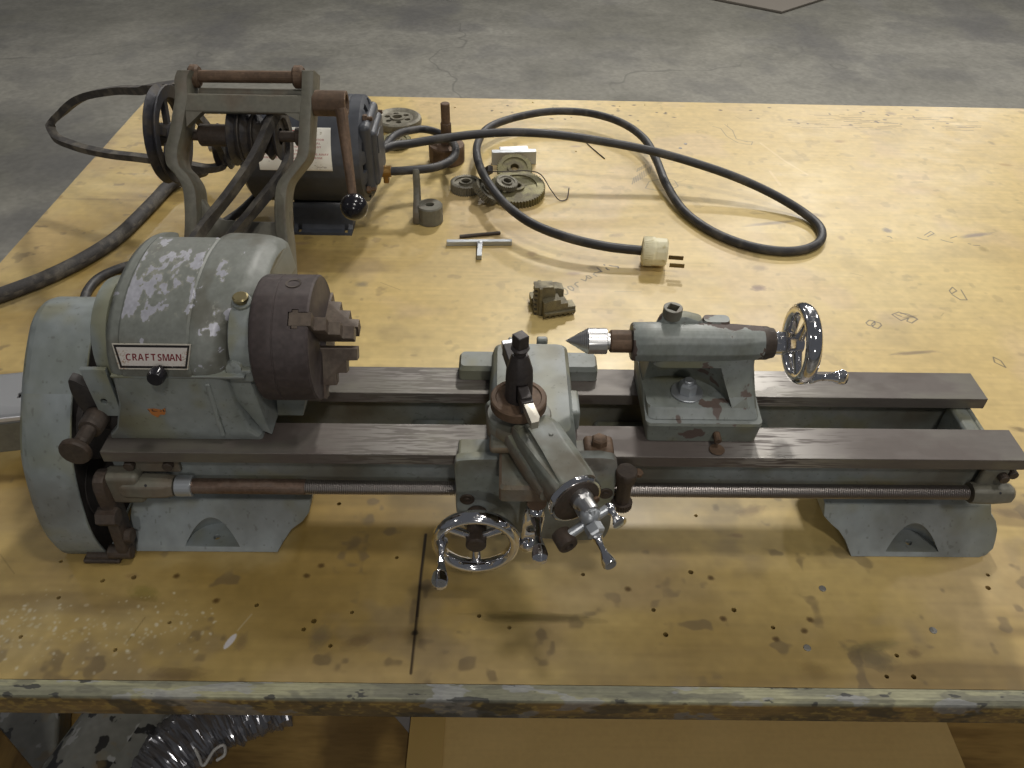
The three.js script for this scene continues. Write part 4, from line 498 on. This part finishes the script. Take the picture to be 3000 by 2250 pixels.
// ------------------------------------------------------------------ motor
{
  const mz = -1.09, my = 0.1, r = 0.074;
  const m = thing('electric_motor', 'dark navy electric motor with a white warning label standing behind the bracket', 'electric motor', [0, my, mz]);
  part(m, 'body', rev([[0, 0], [0.03, -0.006], [0.05, -0.004], [0.066, 0.0], [r - 0.0005, 0.006], [r, 0.01], [r, 0.146], [r - 0.0015, 0.1475], [0, 0.1475]], [-0.364, 0, 0], [1, 0, 0], 72, 0.5), M.motor);
  const bell = rev([[0, 0], [r - 0.001, 0], [r, 0.0015], [r - 0.0005, 0.016], [r - 0.006, 0.021], [0.05, 0.026], [0.03, 0.031], [0, 0.031]], [-0.216, 0, 0], [1, 0, 0], 72, 0.45);
  const vents = Array.from({ length: 14 }, (_, i) => { const g = new THREE.BoxGeometry(0.02, 0.018, 0.012); g.translate(-0.193, 0.06, 0); g.rotateX(i / 14 * 2 * Math.PI + 0.2); return boxUV(g); });
  const be = part(m, 'end_bell', cut(bell, ...vents), M.motor, 'vented end bell facing right');
  for (const a of [0.5, 2.1, 3.7, 5.2]) part(be, 'through_bolt', join(rod([-0.2, 0.066 * Math.cos(a), 0.066 * Math.sin(a)], [-0.183, 0.066 * Math.cos(a), 0.066 * Math.sin(a)], 0.003, 10), rod([-0.196, 0.066 * Math.cos(a), 0.066 * Math.sin(a)], [-0.19, 0.066 * Math.cos(a), 0.066 * Math.sin(a)], 0.0058, 6)), M.rust);
  part(be, 'terminal_box', join(box(-0.196, -0.178, -0.034, 0.046, -0.026, 0.048, 0.006), box(-0.2, -0.184, -0.045, 0.058, -0.035, 0.058, 0.008), box(-0.1785, -0.1765, 0.012, 0.038, 0.008, 0.04, 0.001)), M.motor);
  part(be, 'cord_clamp', join(rod([-0.183, -0.033, 0.002], [-0.168, -0.033, 0.002], 0.0085, 14), box(-0.18, -0.172, -0.05, -0.036, -0.004, 0.008, 0.002)), flat([0.28, 0.16, 0.05], 0.35, 0.8), 'brass cord clamp');
  // cradle base
  const foot = s => ext('x', [[0.045, -0.062], [0.05, -0.068], [0.054, -0.08], [0.058, -0.09], [0.0625, -0.095], [0.071, -0.0962], [0.072, -0.0998], [0.04, -0.0999], [0.02, -0.085], [0.015, -0.07]].map(([a, b]) => [a * s, b]), -0.307, -0.222, 0.0006);
  const ft = s => { const slot = new THREE.BoxGeometry(0.0055, 0.03, 0.013); slot.translate(-0.231, -0.1, 0.0635 * s); const slot2 = new THREE.BoxGeometry(0.0055, 0.03, 0.013); slot2.translate(-0.298, -0.1, 0.0635 * s); return cut(foot(s), boxUV(slot), boxUV(slot2)); };
  part(m, 'base', join(ft(1), ft(-1), box(-0.305, -0.224, -0.0998, -0.062, -0.03, 0.03, 0.002)), M.motor);
  // label curved round the body
  const lw = 512, lh = 400, lc = document.createElement('canvas'); lc.width = lw; lc.height = lh; const x = lc.getContext('2d'); x.fillStyle = '#f1ede2'; x.fillRect(0, 0, lw, lh);
  x.fillStyle = '#a8242c'; x.font = 'bold 46px sans-serif'; x.textAlign = 'center'; x.fillText('WARNING', lw * 0.43, 62); x.fillRect(lw * 0.2, 74, lw * 0.46, 4);
  x.font = 'bold 25px sans-serif'; x.textAlign = 'left'; x.fillStyle = '#c08a86'; ['AUTO START MAY OCCUR. THE MOTOR', 'MUST BE FULLY OFF. THE TERMINAL', 'COVER MUST BE ON WHEN ALREADY', '     KEEP HANDS AND HAIR OUT,', 'FROM MOVING PARTS. CLOTHING AWAY', 'POWER BEFORE. DISCONNECT FROM', '                            MOTOR.'].forEach((t, i) => x.fillText(t, 14, 122 + i * 33, lw - 24));
  x.fillStyle = '#7a6a60'; x.font = '18px sans-serif'; x.fillText('PRINTED', lw - 110, 372);
  for (let i = 0; i < 130; i++) { x.fillStyle = `rgba(95,85,50,${R() * 0.22})`; const q = R(); x.beginPath(); x.ellipse(q < 0.4 ? lw * (0.72 + 0.16 * R()) : q < 0.7 ? lw * (0.5 + 0.4 * R()) : R() * lw, q < 0.4 ? lh * 0.15 * R() + 8 : q < 0.7 ? lh * (0.82 + 0.15 * R()) : R() * lh, 1 + R() * 7, 1 + R() * 5, 0, 0, 7); x.fill(); }
  const lt = new THREE.CanvasTexture(lc); lt.colorSpace = THREE.SRGBColorSpace;
  const a0 = 0.02, a1 = 0.79, x0 = -0.335, x1 = -0.2365, N = 24, P = [], U = [], I = []; for (let k = 0; k < 2; k++) for (let i = 0; i <= N; i++) { const a = a1 + (a0 - a1) * i / N, rr = r + 0.0007 - k * 0.0006; for (const s of [0, 1]) { P.push(s ? x1 : x0, rr * Math.sin(a), rr * Math.cos(a)); U.push(s, 1 - i / N); } } for (let i = 0; i < N; i++) { const q = i * 2; I.push(q, q + 2, q + 1, q + 1, q + 2, q + 3); }
  { const k = (N + 1) * 2; for (let i = 0; i < N; i++) { const q = k + i * 2; I.push(q, q + 1, q + 2, q + 1, q + 3, q + 2); } I.push(0, 1, k, 1, k + 1, k, 2 * N, k + 2 * N, 2 * N + 1, 2 * N + 1, k + 2 * N, k + 2 * N + 1); for (let i = 0; i < N; i++) { const q = i * 2; I.push(q, k + q, q + 2, q + 2, k + q, k + q + 2, q + 1, q + 3, k + q + 1, q + 3, k + q + 3, k + q + 1); } }
  const lg = new THREE.BufferGeometry(); lg.setAttribute('position', new THREE.Float32BufferAttribute(P, 3)); lg.setAttribute('uv', new THREE.Float32BufferAttribute(U, 2)); lg.setIndex(I); lg.computeVertexNormals();
  part(m, 'warning_label', lg, new THREE.MeshStandardMaterial({ map: lt, roughness: 0.45 }), 'white warning label with red heading');
  part(m, 'shaft', rod([-0.425, 0, 0], [-0.364, 0, 0], 0.008, 18), M.steel);
  part(m, 'pulley', rev([[0, 0], [0.03, 0], [0.0315, 0.001], [0.0235, 0.007], [0.0235, 0.009], [0.0315, 0.0155], [0.03, 0.0165], [0.018, 0.018], [0.016, 0.03], [0, 0.03]], [-0.412, 0, 0], [1, 0, 0], 48, 0.4), M.pulley);
}

// ------------------------------------------------------------------ belts and cords
function beltGeo(pts, w, h, n, closed, up = [0, 1, 0]) { // rounded trapezoid section swept along a curve
  const c = new THREE.CatmullRomCurve3(pts.map(p => V(...p)), closed, 'centripetal'); const sec = [[-w / 2, h / 2], [w / 2, h / 2], [w / 2 * 0.98, h / 2 - 0.0012], [w / 2 * 0.72, -h / 2], [-w / 2 * 0.72, -h / 2], [-w / 2 * 0.98, h / 2 - 0.0012]]; const rings = []; const U = V(...up);
  for (let i = 0; i <= n; i++) { const t = i / n, p = c.getPointAt(closed ? t % 1 : t), T = c.getTangentAt(closed ? t % 1 : t), S = T.clone().cross(U).normalize(), Nn = S.clone().cross(T).normalize(); rings.push(sec.map(([a, b]) => [p.x + S.x * a + Nn.x * b, p.y + S.y * a + Nn.y * b, p.z + S.z * a + Nn.z * b])); }
  return ringLoft(rings, 0.7, !closed);
}
solo('drive_belt', 'worn grey belt running from the countershaft step pulley down into the headstock', 'belt', beltGeo([[-0.2425, 0.262, -0.81], [-0.246, 0.256, -0.79], [-0.255, 0.24, -0.757], [-0.273, 0.22, -0.728], [-0.294, 0.2, -0.7], [-0.303, 0.19, -0.66], [-0.296, 0.182, -0.6], [-0.288, 0.188, -0.56], [-0.28, 0.18, -0.6], [-0.29, 0.166, -0.66], [-0.278, 0.177, -0.71], [-0.256, 0.196, -0.742], [-0.242, 0.206, -0.775], [-0.2375, 0.2095, -0.805], [-0.239, 0.214, -0.83], [-0.24, 0.237, -0.843], [-0.241, 0.258, -0.832]], 0.0122, 0.0078, 260, true, [1, 0.1, 0]), M.belt);
solo('slack_belt', 'slack dark belt looping out past the left end of the bench from the motor pulley', 'belt', beltGeo([[-0.358, 0.262, -0.885], [-0.395, 0.257, -0.895], [-0.43, 0.235, -0.945], [-0.507, 0.2, -1.032], [-0.594, 0.16, -1.106], [-0.648, 0.124, -1.146], [-0.675, 0.102, -1.149], [-0.668, 0.09, -1.135], [-0.633, 0.085, -1.115], [-0.577, 0.085, -1.091], [-0.516, 0.088, -1.072], [-0.465, 0.086, -1.062], [-0.42, 0.078, -1.064], [-0.4045, 0.08, -1.075], [-0.4, 0.105, -1.062], [-0.386, 0.16, -1.0], [-0.366, 0.23, -0.91]], 0.0122, 0.0095, 260, true), M.belt);
const pc = thing('power_cord', 'long black power cord looped across the back of the bench to a cream plug', 'power cord');
part(pc, 'cable', tube([[-0.186, 0.083, -1.125], [-0.17, 0.078, -1.152], [-0.153, 0.074, -1.166], [-0.104, 0.074, -1.187], [-0.048, 0.075, -1.204], [0.01, 0.075, -1.214], [0.076, 0.072, -1.215], [0.149, 0.066, -1.207], [0.23, 0.055, -1.198], [0.302, 0.042, -1.182], [0.365, 0.03, -1.158], [0.418, 0.018, -1.125], [0.453, 0.009, -1.089], [0.465, 0.0072, -1.05], [0.453, 0.0068, -1.012], [0.425, 0.0068, -0.99], [0.392, 0.0068, -0.984], [0.349, 0.0068, -0.996], [0.306, 0.0068, -1.031], [0.271, 0.008, -1.09], [0.253, 0.014, -1.165], [0.245, 0.022, -1.239], [0.233, 0.026, -1.312], [0.199, 0.027, -1.376], [0.145, 0.027, -1.414], [0.078, 0.026, -1.42], [0.011, 0.024, -1.393], [-0.033, 0.026, -1.343], [-0.049, 0.028, -1.275], [-0.045, 0.034, -1.193], [-0.025, 0.039, -1.105], [0.001, 0.036, -1.049], [0.037, 0.032, -1.005], [0.085, 0.028, -0.976], [0.139, 0.024, -0.96], [0.188, 0.0215, -0.955]], 0.0066, 420, 16), M.cable);
{
  const g = part(pc, 'plug', join(rev([[0, 0], [0.0105, 0], [0.0185, 0.0012], [0.0198, 0.003], [0.02, 0.0165], [0.0192, 0.018], [0.0188, 0.0195], [0.0192, 0.021], [0.019, 0.033], [0.0165, 0.035], [0, 0.0352]], [0.1865, 0.0215, -0.955], [1, 0, 0.12], 44, 0.45), ...Array.from({ length: 40 }, (_, i) => { const a = i / 40 * 2 * Math.PI; const q = new THREE.BoxGeometry(0.011, 0.0007, 0.001); q.translate(0.0085, 0.0199, 0); q.rotateX(a); q.rotateY(-0.12); q.translate(0.1865, 0.0215, -0.955); return boxUV(q); })), M.plug, 'cream round plug with a ribbed grip');
  for (const s of [1, -1]) { const b = box(0.2205, 0.2405, -0.0032, 0.0032, -0.0008, 0.0008, 0.0006); b.rotateX(0.0); b.translate(0, 0, 0); const m = part(g, 'prong', b, flat([0.16, 0.12, 0.06], 0.4, 0.8)); m.position.set(0.0015, 0.0215 + (s > 0 ? 0.0065 : -0.0065) * 0.35, -0.9515 + (s > 0 ? -0.0062 : 0.0062)); m.rotation.y = -0.1; }
}
solo('motor_lead', 'short black cord looping from the right end of the motor back to its brass clamp', 'cord', tube([[-0.186, 0.072, -1.16], [-0.176, 0.066, -1.215], [-0.158, 0.054, -1.262], [-0.136, 0.047, -1.284], [-0.112, 0.044, -1.276], [-0.088, 0.048, -1.233], [-0.08, 0.054, -1.186], [-0.086, 0.06, -1.141], [-0.109, 0.066, -1.104], [-0.145, 0.068, -1.09], [-0.17, 0.067, -1.088]], 0.0062, 140, 14), M.cable);
solo('thick_cable', 'thick dusty black cable running off the left edge of the picture', 'cable', tube([[-0.47, 0.03, -1.155], [-0.5, 0.014, -1.17], [-0.521, 0.0105, -1.145], [-0.529, 0.0095, -1.095], [-0.536, 0.0095, -1.04], [-0.546, 0.0095, -0.984], [-0.569, 0.0095, -0.929], [-0.599, 0.0095, -0.883], [-0.639, 0.0095, -0.842], [-0.675, 0.0095, -0.812]], 0.0095, 140, 16), M.belt);
solo('thin_cord', 'thin black cord lying behind the headstock and under the bracket', 'cord', tube([[-0.374, 0.02, -1.1], [-0.393, 0.01, -1.068], [-0.417, 0.006, -1.026], [-0.435, 0.006, -0.975], [-0.474, 0.006, -0.94], [-0.513, 0.006, -0.916], [-0.534, 0.006, -0.89], [-0.537, 0.006, -0.858], [-0.52, 0.006, -0.8]], 0.0058, 120, 12), M.cable);

// ------------------------------------------------------------------ loose parts on the bench
const toothed = (n, r, d) => Array.from({ length: n * 4 }, (_, i) => { const a = (i + 0.5) / (n * 4) * 2 * Math.PI, k = i % 4; const rr = k === 0 || k === 1 ? r : r - d; return [rr * Math.cos(a), rr * Math.sin(a)]; });
const bore = (r, key) => { const p = circ(0, 0, r, 24, 0.35); return key ? [...p, [r * 1.3, -r * 0.28], [r * 1.3, r * 0.28]].sort((a, b) => Math.atan2(a[1], a[0]) - Math.atan2(b[1], b[0])) : p; };
function gear(name, label, mat, o, pos, rot, group) { // o: n, r, h, hub, bore
  const t = thing(name, label, 'gear', pos, group); t.rotation.set(...rot, 'YXZ');
  const b = part(t, 'toothed_rim', ext('y', toothed(o.n, o.r, o.d ?? 0.0022), 0, o.h, 0, [circ(0, 0, o.r * 0.72, 36)]), mat);
  part(t, 'web', ext('y', circ(0, 0, o.r * 0.72, 36), o.h * 0.16, o.h * 0.84, 0, [bore(o.bore, false)]), mat);
  part(t, 'hub', ext('y', circ(0, 0, o.hub, 28), -0.0, o.h + 0.0012, 0, [bore(o.bore, true)]), mat);
  return t;
}
gear('change_gear', 'thick brown gear lying flat at the left of the gear pile', M.greyGear, { n: 40, r: 0.0245, h: 0.014, hub: 0.0105, bore: 0.0072, d: 0.002 }, [-0.064, 0.0004, -1.165], [0, 0.2, 0]);
gear('change_gear', 'small worn gear tipped on its edge at the front left of the gear pile', M.greyGear, { n: 36, r: 0.0225, h: 0.01, hub: 0.0095, bore: 0.0068, d: 0.0018 }, [-0.0345, 0.0125, -1.128], [0.25, 0.3, -0.62]);
gear('change_gear', 'largest gear of the pile, lying flat under the power cord', M.brownGear, { n: 56, r: 0.044, h: 0.012, hub: 0.012, bore: 0.0066, d: 0.0026 }, [0.0165, 0.0045, -1.15], [0.12, 0.1, 0.03]);
gear('change_gear', 'yellowish gear propped up at the back right of the pile with a keyed bore', M.brownGear, { n: 44, r: 0.0285, h: 0.009, hub: 0.0115, bore: 0.0068, d: 0.0018 }, [0.0125, 0.0165, -1.2], [0.45, 0, 0]);
gear('change_gear', 'small keyed gear lying on top of the largest gear beside the cord', M.greyGear, { n: 30, r: 0.0175, h: 0.008, hub: 0.0085, bore: 0.0062, d: 0.0018 }, [-0.0005, 0.0185, -1.146], [0.2, 0.4, -0.12]);
gear('change_gear', 'flat brown gear half hidden behind the right end of the motor', M.brownGear, { n: 44, r: 0.026, h: 0.011, hub: 0.01, bore: 0.006, d: 0.002 }, [-0.192, 0.0004, -1.325], [0, 0, 0]);
{ const t = thing('spoked_wheel', 'grey spoked wheel with round holes lying flat behind the motor', 'wheel', [-0.199, 0.0004, -1.412]); // rounded rim, six holes
  const rim = rev([[0.0285, 0.004], [0.034, 0.0015], [0.039, 0.0], [0.043, 0.002], [0.044, 0.0075], [0.0425, 0.013], [0.038, 0.0155], [0.033, 0.0145], [0.0285, 0.0115], [0.0285, 0.004]], [0, 0, 0], [0, 1, 0], 56, 0.7);
  part(t, 'rim', rim, M.greyGear); part(t, 'web', ext('y', circ(0, 0, 0.0288, 40), 0.005, 0.0118, 0, [circ(0, 0, 0.009, 20), ...Array.from({ length: 6 }, (_, i) => circ(0.0195 * Math.cos(i * 1.0472 + 0.3), 0.0195 * Math.sin(i * 1.0472 + 0.3), 0.0052, 14))]), M.greyGear); part(t, 'hub', rev([[0.0085, 0.003], [0.0125, 0.003], [0.013, 0.0135], [0.012, 0.0145], [0.0085, 0.0145], [0.0085, 0.003]], [0, 0, 0], [0, 1, 0], 30), M.greyGear); }
{ const t = thing('arbor', 'rusty brown round base with an upright stepped post, standing beside the motor cords', 'arbor', [-0.1005, 0.0003, -1.268]);
  part(t, 'base', rev([[0, 0], [0.028, 0], [0.0295, 0.0015], [0.0298, 0.027], [0.0285, 0.0295], [0, 0.03]], [0, 0, 0], [0, 1, 0], 48), M.rust); part(t, 'post', join(rod([0, 0.0295, 0], [0, 0.0655, 0], 0.0088, 24, 0.001), rod([0, 0.065, 0], [0, 0.098, 0], 0.0074, 24, 0.001)), M.rust); part(t, 'set_screw', rod([0.003, 0.011, 0.0288], [0.003, 0.011, 0.031], 0.0036, 14, 0.0004), M.rust); }
{ const t = thing('lathe_dog', 'grey cast dog with a bored round boss and an upright flat arm', 'lathe dog', [-0.1125, 0.0003, -1.064]);
  const b = rev([[0.0062, 0], [0.018, 0], [0.019, 0.001], [0.019, 0.0255], [0.0175, 0.0275], [0.0068, 0.0275], [0.0062, 0.0268], [0.0062, 0]], [0, 0, 0], [0, 1, 0], 40); part(t, 'boss', b, M.casting);
  const a = ext('x', smooth([[0.012, 0.001], [0.013, 0.02], [-0.004, 0.034], [-0.012, 0.05], [-0.014, 0.066], [-0.018, 0.0735], [-0.023, 0.07], [-0.026, 0.05], [-0.026, 0.02], [-0.02, 0.001]], 4), -0.024, -0.0145, 0.0022); part(t, 'arm', a, M.casting); }
{ const t = thing('chuck_key', 'small silver T-handled chuck key lying in the middle of the bench', 'chuck key', [-0.0365, 0, -0.999]);
  part(t, 'handle', box(-0.0475, 0.0455, 0.0002, 0.0074, -0.0036, 0.0036, 0.0008), M.zinc).rotation.y = 0.05; part(t, 'stem', join(box(-0.0036, 0.0036, 0.0002, 0.0074, 0.0036, 0.0405, 0.0008), rod([0, 0.0038, 0.003], [0, 0.0038, 0.008], 0.0046, 14)), M.zinc); }
solo('steel_pin', 'thin brown steel pin lying just behind the silver chuck key', 'pin', rod([-0.0665, 0.0026, -1.0165], [-0.008, 0.0026, -1.029], 0.0027, 12), M.rustDark);
solo('metal_block', 'longer bright squared metal bar standing behind the gears', 'metal bar', (() => { const g = box(-0.037, 0.037, 0.0003, 0.0225, -0.006, 0.006, 0.0006); g.rotateY(0.09); g.translate(0.0115, 0, -1.262); return g; })(), M.zinc);
solo('metal_block', 'shorter silvery bar lying behind the longer squared bar', 'metal bar', (() => { const g = box(-0.024, 0.024, 0.0003, 0.0135, -0.007, 0.007, 0.0006); g.rotateY(0.14); g.translate(0.0115, 0, -1.2925); return g; })(), M.bright);
solo('square_nut', 'small dark square nut leaning on the gears', 'nut', (() => { const g = hexRod([0, 0, 0], [0, 0.009, 0], 0.0085, 4); g.rotateZ(1.1); g.rotateY(0.5); g.translate(-0.026, 0.0135, -1.205); return g; })(), M.toolDark);
solo('wire_scrap', 'thin bent wire curling out of the gear pile to the right', 'wire', tube([[-0.035, 0.03, -1.17], [-0.005, 0.033, -1.163], [0.03, 0.033, -1.168], [0.052, 0.028, -1.168], [0.07, 0.012, -1.145], [0.083, 0.002, -1.132], [0.093, 0.0016, -1.135], [0.099, 0.006, -1.165]], 0.0009, 90, 6), M.rustDark);
solo('wire_scrap', 'short straight wire lying between the two runs of the power cord', 'wire', tube([[0.136, 0.001, -1.355], [0.15, 0.001, -1.32], [0.166, 0.001, -1.285]], 0.001, 20, 6), M.rustDark);
// spare chuck jaws, three together
function looseJaw(label, pos, rot) {
  const t = thing('spare_jaw', label, 'chuck jaw', pos); t.rotation.set(...rot, 'YXZ');
  const teeth = []; const P = [[-0.02, 0.0]]; for (let i = 0; i < 6; i++) { const q = -0.02 + i * 0.0068; P.push([q, 0.0], [q + 0.0034, 0.0], [q + 0.0036, 0.0035], [q + 0.0066, 0.0035]); } P.push([0.0205, 0], [0.022, 0.0035], [0.022, 0.013], [0.012, 0.0135], [0.0118, 0.0195], [0.002, 0.02], [0.0018, 0.026], [-0.012, 0.0262], [-0.02, 0.0235]);
  part(t, 'steps', ext('z', P.filter((p, i) => i === 0 || Math.hypot(p[0] - P[i - 1][0], p[1] - P[i - 1][1]) > 1e-5), -0.0075, 0.0075, 0.0004), M.jawLoose); part(t, 'guide', box(-0.0195, 0.0215, 0.0055, 0.0095, -0.0105, 0.0105, 0.0006), M.jawLoose);
}
looseJaw('spare stepped chuck jaw lying at the right front with its teeth down', [0.0665, 0.0002, -0.834], [0, 0.28, 0]);
looseJaw('spare chuck jaw standing on end at the left with its scroll teeth facing left', [0.0365, 0.0215, -0.8375], [0, 0.1, -Math.PI / 2]);
looseJaw('spare chuck jaw lying behind the other two jaws', [0.0545, 0.0002, -0.8585], [0, Math.PI + 0.15, 0]);
// grey metal box at the left edge
{ const t = thing('metal_channel', 'grey sheet-metal channel with a slot, sticking in from the left edge behind the guard', 'metal channel', [0, 0, 0]);
  const g = join(ext('x', [[0.035, 0.0], [0.037, 0.0], [0.037, 0.0405], [0.0365, 0.0425], [0.0345, 0.044], [0.0325, 0.0445], [-0.0325, 0.0445], [-0.0345, 0.044], [-0.037, 0.0425], [-0.037, 0.0], [-0.035, 0.0], [-0.035, 0.0422], [0.035, 0.0422]], -0.2, 0.085, 0)); 
  const m = part(t, 'shell', cut(g, boxUV(new THREE.BoxGeometry(0.03, 0.02, 0.008).translate(0.05, 0.044, 0.004))), flat([0.27, 0.275, 0.285], 0.38, 0.35)); part(t, 'lip', box(-0.2, 0.085, 0.0405, 0.0452, 0.0372, 0.039, 0.0006), M.bright); part(t, 'slot_plate', box(0.03, 0.07, 0.036, 0.0405, -0.002, 0.01, 0.001), M.dark);
  part(t, 'side', box(-0.2, 0.085, 0.0, 0.0372, 0.0372, 0.0385, 0.0005), M.casting);
  t.position.set(-0.533, 0.0, -0.612); t.rotation.y = 0.19; }

// ------------------------------------------------------------------ on the shelf under the front edge
const sh = -0.5;
solo('cardboard_sheet', 'flat sheet of brown cardboard lying on the shelf under the bench', 'cardboard', box(-0.1195, 0.632, sh + 0.006, sh + 0.0105, -0.9, -0.42, 0.0008), matTex(256, 0.3, (u, v) => { const f = fbm(u, v, 60, 60, 2, 801), n = fbm(u, v, 4, 4, 4, 805), l = fbm(u, v, 4, 90, 2, 809); return [...mixc([0.56, 0.4, 0.165], [0.5, 0.35, 0.135], n).map(q => q * (0.93 + 0.08 * f + 0.06 * l)), 0.75]; }));
solo('cardboard_flap', 'darker cardboard strip folded over the left edge of the sheet', 'cardboard', box(-0.1225, -0.074, sh + 0.0108, sh + 0.0135, -0.9, -0.42, 0.0008), matTex(128, 0.3, (u, v) => { const n = fbm(u, v, 5, 5, 4, 821); return [...mixc([0.46, 0.31, 0.105], [0.4, 0.27, 0.085], n), 0.75]; }));
solo('grey_sheet', 'grey paper sheet with a cut corner showing beside the cardboard', 'paper', ext('y', [[-0.165, -0.57], [-0.121, -0.524], [-0.1, -0.43], [0.1, -0.43], [0.1, -0.85], [-0.165, -0.85]], sh + 0.001, sh + 0.003, 0), flat([0.2, 0.19, 0.185], 0.8));
{ // paint-splattered pieces and the wrapped roll at the lower left
  const spl = matTex(512, 0.3, (u, v) => { const n = fbm(u, v, 6, 6, 4, 831), f = fbm(u, v, 40, 40, 2, 835), w = fbm(u, v, 14, 10, 4, 839), k = fbm(u, v, 16, 12, 4, 843), p = fbm(u, v, 10, 12, 4, 847); let c = mixc([0.14, 0.145, 0.125], [0.2, 0.2, 0.18], n).map(q => q * (0.85 + 0.3 * f)); c = mixc(c, [0.42, 0.43, 0.43], 0.6 * sst(0.66, 0.7, w)); c = mixc(c, [0.02, 0.02, 0.02], sst(0.67, 0.69, k)); c = mixc(c, [0.2, 0.14, 0.06], 0.5 * sst(0.6, 0.75, p)); return [...c, 0.45]; });
  const tilt = (g, a, p) => { g.rotateY(a); g.translate(...p); return g; };
  solo('painted_pipe', 'broad grey paint-splattered pipe lying at an angle under the left end of the bench', 'pipe', tilt(rod([0, 0, -0.3], [0, 0, 0.2], 0.055, 40, 0.003), -0.3, [-0.505, sh + 0.0555, -0.47]), spl);
  solo('painted_board', 'grey paint-stained board at the bottom left corner of the shelf', 'board', tilt(box(-0.16, 0.045, sh + 0.001, sh + 0.05, -0.2, 0.17, 0.006), 0.35, [-0.645, 0, -0.545]), spl);
  const roll = thing('wrapped_roll', 'black roll wrapped in shiny crinkled clear plastic under the front edge', 'roll', [0, 0, 0]);
  const q = rng(77), gs = []; const crv = new THREE.CatmullRomCurve3([[-0.3, 0.04, -0.56], [-0.37, 0.052, -0.52], [-0.425, 0.05, -0.475], [-0.468, 0.035, -0.425]].map(p => V(p[0], sh + p[1], p[2])));
  const rings = []; for (let i = 0; i <= 90; i++) { const t = i / 90, p = crv.getPointAt(t), T = crv.getTangentAt(t), S = T.clone().cross(UPV).normalize(), Nn = S.clone().cross(T).normalize(); const r = []; for (let k = 0; k < 26; k++) { const a = k / 26 * 2 * Math.PI, pl = 0.93 + 0.17 * vnoise(i * 0.55 + 0.5 * Math.sin(k * 0.9), k * 0.33, 1000, 1000, 5) + 0.07 * (hash(i, k, 9) - 0.5); r.push([p.x + (S.x * Math.cos(a) * 0.042 + Nn.x * Math.sin(a) * 0.034) * pl, Math.max(sh + 0.001, p.y + (S.y * Math.cos(a) * 0.042 + Nn.y * Math.sin(a) * 0.034) * pl), p.z + (S.z * Math.cos(a) * 0.042 + Nn.z * Math.sin(a) * 0.034) * pl]); } rings.push(r); }
  part(roll, 'wrap', ringLoft(rings, 0.25), new THREE.MeshPhysicalMaterial({ color: new THREE.Color().setRGB(0.16, 0.16, 0.175), roughness: 0.22, metalness: 0.55, clearcoat: 1, clearcoatRoughness: 0.06 }));
  part(roll, 'plastic_tail', tube([[-0.392, sh + 0.078, -0.478], [-0.38, sh + 0.068, -0.462], [-0.372, sh + 0.066, -0.452], [-0.362, sh + 0.07, -0.47], [-0.352, sh + 0.07, -0.476], [-0.349, sh + 0.066, -0.466], [-0.357, sh + 0.064, -0.46]], 0.0021, 60, 8), flat([0.42, 0.41, 0.39], 0.3), 'curled end of the clear wrapping');
}
// ------------------------------------------------------------------ far floor
solo('floor_panel', 'brownish grey sheet lying on the floor at the top right of the picture', 'sheet', (() => { const g = ext('y', [[1.701, -5.3115], [1.3, -5.59], [1.6, -6.6], [2.6, -6.1]], -0.898, -0.885, 0.001); return g; })(), flat([0.17, 0.15, 0.125], 0.7));
renderer.render(scene, camera);
